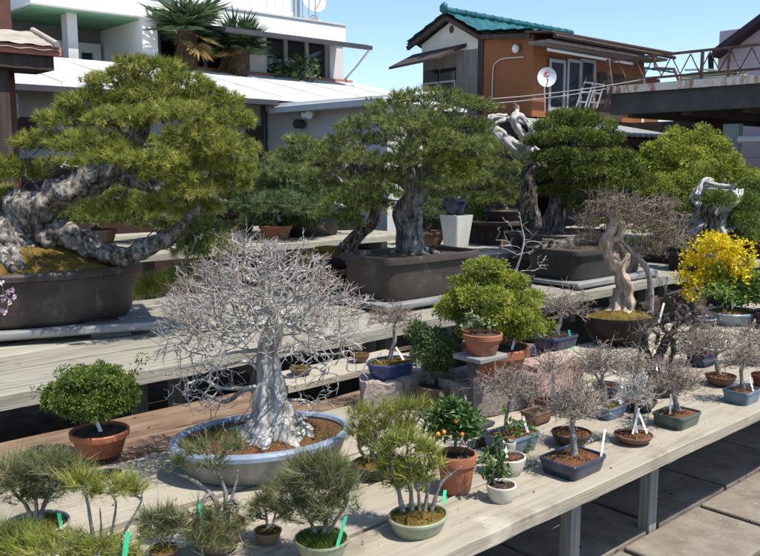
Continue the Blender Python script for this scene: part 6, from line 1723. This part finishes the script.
# ------------------------------------------------------------------ young pines along the front
def young(label, cx, by, w, h, kind, pmat, stems, padl, fol, seed, l=.05, k=13, n=2, sm=MOSSY, z=.5, dens=.3, up=.55, moss=None, lip=None, ratio=1, w_=.0017, every=1, spread=.42, depth=None, rtip=.0016, bk=BARKG):
    p = Pot('young_pine', label, 'bonsai', cx, by, w, h, kind, n, ratio, None, pmat, sm, z=z, group='young pines along the front bench', lip=lip, depth=depth, dome=.2)
    rng = np.random.default_rng(seed)
    mb = MB(); sk = []
    for e in stems:
        P, r = p.path(e, 6); mb.tube(P, r, 8, rough=.25, rs=50); sk.append(P[len(P) // 3:])
    A, D = pads(p, padl, dens * 1.1, .85, seed, -.7, .75, .5, .4)
    g = grow(np.concatenate(sk), A[::every], step=.018, rtip=rtip * .6, start=0, alpha=.3, beta=.6, jit=.22, rng=rng)
    add_branches(mb, g, 6, 4, .003); mb.build('trunk', bk, p.root, angle=0)
    fo = MB(); q = g['rad'] < rtip * 1.6; n_ = q.sum(); Pn, Dn = g['pos'][q], g['dir'][q]
    tufts(fo, Pn, Dn, 6, l * .85, w_, spread, up * .8, rng, lv=.5)
    tufts(fo, g['tips'], g['tipdir'], k, l, w_, spread * .9, up, rng, lv=.45); fo.build('needles', fol, p.root, smooth=False)
    if moss: p.moss(moss, 1400, .014, w=.002)
    return p


y1 = young('dark stemmed young pine in the cream bowl at the bottom left', 38, 556, 68, 26, 'bowl', CREAM, [[(38, 522, 3), (44, 505, 2.4), (52, 490, 1.8), (48, 476, 1.2)], [(34, 522, 2.4), (26, 505, 2), (14, 492, 1.5), (8, 480, 1)], [(36, 522, 2), (36, 502, 1.8), (30, 488, 1.2)]],
           [(18, 468, 26, 9), (50, 464, 28, 9), (74, 468, 12, 8), (38, 476, 28, 9), (12, 486, 16, 9), (62, 482, 22, 8), (34, 496, 26, 8), (76, 486, 14, 7)], PINES, 301, dens=.36, l=.046, moss=MOSSG)
y2 = young('sprawling young pine with thin grey stems at the lower left corner', 96, 600, 74, 34, 'bowl', LIPBROWN, [[(96, 560, 2.4), (92, 530, 2), (88, 505, 1.6), (84, 490, 1.2)], [(104, 560, 2), (112, 530, 1.6), (116, 505, 1.2), (112, 494, .8)], [(106, 560, 2), (124, 532, 1.6), (136, 512, 1.2), (142, 500, .8)], [(98, 560, 1.6), (101, 530, 1.2), (100, 508, .8)]],
           [(84, 482, 18, 8), (96, 492, 12, 6), (120, 488, 20, 7), (136, 490, 10, 7), (60, 545, 44, 8, -.05), (100, 548, 34, 8, -.05), (20, 548, 30, 8, -.05), (130, 552, 16, 6)], PINEY, 302, dens=.34, l=.042)
y3 = young('young pine with curved grey branches in the sandy pot before the maple pot', 218, 556, 62, 26, 'bowl', SANDPOT, [[(222, 516, 3.4), (216, 502, 3), (206, 490, 2.6), (192, 480, 2), (178, 474, 1.4), (170, 470, 1)], [(222, 516, 3), (226, 498, 2.4), (222, 482, 2), (214, 466, 1.4), (206, 458, 1)], [(224, 516, 2.4), (232, 498, 2), (236, 482, 1.4), (238, 470, 1)]],
           [(200, 450, 18, 9), (178, 464, 14, 7), (214, 464, 12, 8), (236, 448, 12, 9), (208, 516, 22, 10, -.06), (232, 528, 16, 8, -.08), (196, 530, 16, 8, -.08), (214, 542, 26, 8, -.1), (232, 510, 12, 8)], PINES, 303, dens=.3, l=.04)
y4 = young('thick grey green young pine over green moss in the celadon pot at the bottom', 322, 570, 58, 26, 'bowl', CELADON, [[(322, 536, 3), (326, 522, 2.4), (322, 506, 2), (318, 488, 1.4)], [(324, 536, 2.4), (336, 520, 1.8), (346, 506, 1.2)], [(320, 536, 2.2), (308, 518, 1.8), (296, 506, 1.2)]],
           [(310, 466, 22, 9), (336, 470, 20, 9), (292, 486, 20, 9), (320, 484, 28, 11), (346, 488, 14, 10), (300, 504, 22, 9), (332, 504, 24, 10), (286, 512, 10, 6), (318, 518, 18, 7)], PINES, 304, dens=.4, l=.046, moss=MOSSG)
y4.moss(MOSSG, 3500, .02, 1.0, name='thick_moss', w=.0035)
y5 = young('yellow green young pine cluster in the celadon oval pot on the front edge', 418, 541, 64, 17, 'oval', CELADON, [[(404, 504, 3), (398, 488, 2.4), (392, 470, 1.8), (396, 456, 1.2)], [(412, 504, 2.6), (410, 482, 2), (406, 462, 1.4), (408, 446, 1)], [(424, 504, 2.2), (428, 484, 1.8), (424, 464, 1.2)], [(430, 504, 2.2), (440, 486, 1.8), (452, 474, 1.2), (462, 466, .8)], [(420, 504, 2), (418, 490, 1.5), (414, 474, 1)]],
           [(408, 440, 22, 8), (388, 452, 12, 8), (424, 452, 18, 8), (402, 464, 20, 8), (432, 466, 14, 7), (384, 470, 10, 8), (416, 478, 22, 7), (398, 484, 14, 6)], PINEY, 305, dens=.3, l=.04, ratio=.85, moss=MOSS, w_=.0024)
y6 = young('bushy yellow green young pine in the dark shallow pot', 376, 482, 52, 13, 'tray', DARKPOT, [[(374, 468, 3), (372, 452, 2.4), (376, 436, 1.8), (370, 420, 1.2)], [(380, 468, 2.4), (392, 450, 1.8), (398, 432, 1.2)], [(372, 468, 2), (360, 450, 1.6), (358, 432, 1)]],
           [(366, 414, 20, 9), (394, 412, 22, 9), (416, 408, 18, 8), (358, 430, 14, 9), (382, 428, 24, 9), (406, 426, 20, 8), (430, 416, 10, 7), (372, 444, 20, 8), (396, 442, 16, 8)], PINEY, 306, dens=.36, l=.042, ratio=.8)

y7 = young('low wispy seedling pine in the smallest sandy pot on the front bench', 268, 546, 30, 13, 'bowl', SANDPOT, [[(268, 526, 1.6), (266, 514, 1.2), (262, 504, .8)], [(270, 526, 1.4), (276, 512, 1), (280, 502, .7)]],
           [(262, 504, 12, 9), (276, 508, 11, 9), (256, 516, 9, 7), (284, 518, 8, 7), (268, 494, 9, 6)], PINES, 307, dens=.42, l=.036)
y8 = young('grey green seedling pine in a little brown pot at the bottom edge', 164, 566, 32, 14, 'bowl', LIPBROWN, [[(164, 546, 1.8), (160, 532, 1.3), (154, 520, .9)], [(166, 546, 1.5), (174, 532, 1.1), (180, 522, .8)]],
           [(152, 520, 13, 9), (178, 524, 12, 9), (164, 530, 16, 10), (146, 534, 10, 8), (168, 514, 9, 6)], PINES, 308, dens=.42, l=.036)
y9 = young('dense low seedling pine filling the extreme lower left corner', 8, 596, 50, 22, 'bowl', CREAM, [[(8, 562, 2), (4, 546, 1.4), (0, 532, 1)], [(12, 562, 1.8), (22, 546, 1.2), (28, 534, .8)]],
           [(0, 534, 18, 9), (26, 538, 18, 9), (10, 546, 26, 10), (40, 548, 14, 8), (-10, 548, 14, 9)], PINEM, 309, dens=.45, l=.04)

# ------------------------------------------------------------------ orange-fruited plant, white pots
of = Pot('potted_citrus', 'glossy leaved plant with small orange fruit in the upright terracotta pot', 'bonsai', 456, 496, 42, 38, 'flower', 2, 1, 0, TERRA, SOILD, z=.5)
rng = np.random.default_rng(270)
mb, P, r = trunk_of(of, [(456, 458, 2), (455, 448, 1.6), (456, 436, 1.2), (454, 424, .9)], BARKD, nroot=0, sides=7)
A, D = pads(of, [(452, 408, 18, 9), (466, 418, 14, 10), (440, 422, 14, 9), (456, 428, 18, 9), (436, 434, 9, 6), (470, 434, 9, 7)], .4, .85, 55, -.6, .4)
g = grow(P, A[::4], step=.03, rtip=.0011); add_branches(mb, g); mb.build('stem', BARKD, of.root)
mb = MB(); q = np.repeat(A, 4, 0) + rng.normal(0, .008, (len(A) * 4, 3)); mb.leaves(q, rng.normal(size=q.shape) + [0, -.2, .5], .03, .012, rng.uniform(0, 1, len(q)), rng); mb.build('leaves', LEAFG, of.root, smooth=False)
for (x, y) in ((456, 421), (438, 434), (444, 432), (462, 434)):
    m_ = MB(); m_.lump((0, 0, 0), (.007,) * 3, 0.02, nu=12, nv=8); o_ = m_.build('fruit', ORANGEF, of.root); o_.location = of.L(x, y, -.06)
w1 = Pot('potted_sapling', 'small leafy sapling in the cream pot further from the bench edge', 'bonsai', 507, 477, 39, 17, 'cup', 2, 1, 0, CREAM, SOIL, z=.5, group='saplings in cream pots')
w2 = Pot('potted_sapling', 'small leafy sapling in the cream pot nearest the bench edge', 'bonsai', 501, 505, 32, 17, 'cup', 2, 1, 0, CREAM, SOILD, z=.5, group='saplings in cream pots')
for q_, st_, lv in ((w1, [(498, 458, 2.2), (496, 446, 1.8), (500, 436, 1.2)], [(494, 452, 10, 6), (488, 458, 8, 5), (500, 440, 8, 5), (520, 462, 6, 4)]), (w2, [(497, 484, 2.6), (492, 476, 2), (498, 466, 1.4), (502, 456, 1)], [(496, 470, 9, 6), (488, 476, 8, 5), (502, 462, 8, 5), (484, 462, 7, 5), (504, 474, 6, 4)])):
    mb, P, r = trunk_of(q_, st_, BARKD, nroot=3, sides=7)
    A, D = pads(q_, lv, .5, .9, 56, -.7, .5); g = grow(P, A[::4], step=.02, rtip=.0009); add_branches(mb, g); mb.build('stem', BARKD, q_.root)
    mb = MB(); mb.leaves(np.repeat(A, 2, 0) + rng.normal(0, .006, (len(A) * 2, 3)), rng.normal(size=(len(A) * 2, 3)) + [0, 0, .4], .022, .011, rng.uniform(0, 1, len(A) * 2), rng); mb.build('leaves', LEAFG, q_.root, smooth=False)
wb = Pot('small_pot', 'little white bottle shaped pot tucked behind the cream pots', 'plant pot', 509, 460, 14, 17, 'cup', 2, 1, 0, CREAM, SOILD, z=.5)
hc = Pot('potted_succulent', 'clump of purple grey rosettes in a low dark pot before the brown block', 'bonsai', 488, 447, 34, 9, 'bowl', 2, 1, 0, DARKPOT, SOILD, z=.5)
mb = MB()
for i in range(16):
    t_ = rng.uniform(0, 6.28); r_ = hc.a * .75 * math.sqrt(rng.uniform()); b_ = np.array([r_ * math.cos(t_), r_ * math.sin(t_), hc.soil_z + .006]); n0 = rng.normal(size=(14, 3)); n0[:, 2] = np.abs(n0[:, 2]) * .8 + .2
    mb.leaves(np.repeat(b_[None], 14, 0), n0, .018, .009, rng.uniform(0, 1, 14), rng)
mb.build('rosettes', leaf('purple grey rosettes', [(.09, .09, .12), (.16, .16, .2), (.26, .26, .3)], trans=.1), hc.root, smooth=False)

# ------------------------------------------------------------------ litter on the bench and grit on the slabs
rng = np.random.default_rng(400)
mb = MB()
k_ = 900
a_ = rng.uniform(0, 6.4, k_); b_ = B1 + rng.uniform(.03, 1.2, k_)
P = U[None] * a_[:, None] + N[None] * b_[:, None]; P[:, 2] = .5065
D = rng.normal(size=(k_, 3)); D[:, 2] = rng.uniform(-.02, .1, k_)
mb.blades(P[:600], D[:600], rng.uniform(.008, .035, 600), .0018, rng.uniform(0, 1, 600), rng)
mb.leaves(P[600:700], D[600:700], rng.uniform(.008, .02, 100), .008, rng.uniform(0, 1, 100), rng)
g_ = rng.uniform(.001, .003, 200)[:, None]
mb.segs(P[700:] - D[700:] * g_ * .5, P[700:] + D[700:] * g_ * .5, g_[:, 0], g_[:, 0] * .6, 5, rng.uniform(0, 1, 200))
tag(mb.build('plant_litter', leaf('dry litter', [(.05, .03, .015), (.13, .085, .045), (.26, .19, .10)], trans=.05, gain=1), None, smooth=False), kind='stuff')
mb = MB(); k_ = 1500
a_ = rng.uniform(1.2, 5.5, k_); row_ = rng.integers(0, 14, k_)
b_ = -2.6 + row_ * sw + rng.normal(0, .012, k_)
q_ = rng.uniform(size=k_) < .35; b_[q_] = rng.uniform(-.5, 3, q_.sum())
P = U[None] * a_[:, None] + N[None] * b_[:, None]; P[:, 2] = np.where(q_, .0565, .045)
D = rng.normal(size=(k_, 3)); D /= np.linalg.norm(D, axis=1)[:, None]; g_ = rng.uniform(.0015, .005, k_)[:, None]
mb.segs(P - D * g_, P + D * g_, g_[:, 0], g_[:, 0] * .6, 5, rng.uniform(0, 1, k_))
tag(mb.build('grit', leaf('grit', [(.05, .04, .03), (.14, .115, .09), (.25, .22, .18)], trans=0, gain=1), None, smooth=False), kind='stuff')

# ------------------------------------------------------------------ plant tags
TAGS = [('white tag standing in the orange pot at the left', 103, 437, 95, 417, oj.Y - .03, TAGW, .013), ('green tag in the cream bowl at the bottom left', 62, 530, 59, 513, y1.Y - .02, TAGG, .010),
        ('green tag at the bottom edge in front of the sprawling pine', 124, 560, 128, 532, y2.Y - .08, TAGG, .012), ('green tag half hidden in the sandy pot pine', 203, 524, 199, 503, y3.Y - .08, TAGG, .009),
        ('green tag leaning in the celadon pot over green moss', 339, 540, 346, 516, y4.Y - .05, TAGG, .009), ('green tag at the right of the celadon oval pot', 444, 500, 445, 490, y5.Y, TAGG, .01),
        ('white tag at the right corner of the navy rectangular pot', 601, 457, 605, 429, sb1.Y + .01, TAGW, .009), ('white tag at the left of the dark green rectangular pot', 670, 418, 671, 394, sb2.Y - .03, TAGW, .008),
        ('pair of crossed white tags in the brown round bowl, the left one', 634, 428, 639, 408, sb4.Y - .02, TAGW, .008), ('pair of crossed white tags in the brown round bowl, the right one', 645, 428, 638, 410, sb4.Y - .01, TAGW, .008),
        ('white tag at the right of the long slate blue tray', 621, 398, 623, 378, sb5.Y, TAGW, .011), ('white tag in the dark clay by the gnarled roots', 659, 382, 656, 364, gn.Y - .1, TAGW, .009),
        ('white tag in the slate blue pot at the right end', 753, 390, 749, 376, sb3.Y - .02, TAGW, .008), ('white tag in the black bowl of the twisted tree', 660, 318, 664, 303, tb.Y - .02, TAGW, .013),
        ('white tag in the pot of the yellow flowering shrub', 731, 313, 735, 298, fs.Y - .05, TAGW, .012), ('green tag in the navy pot on the pink block', 571, 345, 569, 330, sb11.Y - .01, TAGG, .012),
        ('white tag in the blue pot with fresh sprouts', 528, 433, 523, 416, sb10.Y, TAGW, .010), ('white tag in the cream pot further from the edge', 508, 462, 505, 446, w1.Y - .02, TAGW, .010),
        ('white tag in the large terracotta pot behind the slate slab', 511, 353, 515, 338, tj.Y - .05, TAGW, .011), ('white tag at the foot of the little tree in the cobalt pot', 402, 357, 396, 347, sb12.Y, TAGW, .010),
        ('pale green tag behind the terracotta juniper', 528, 297, 525, 287, p14.Y + .05, TAGG, .02)]
for lab, x0, y0, x1, y1_, Y_, m_, w_ in TAGS: plant_tag(lab, x0, y0, x1, y1_, Y_, m_, w_)
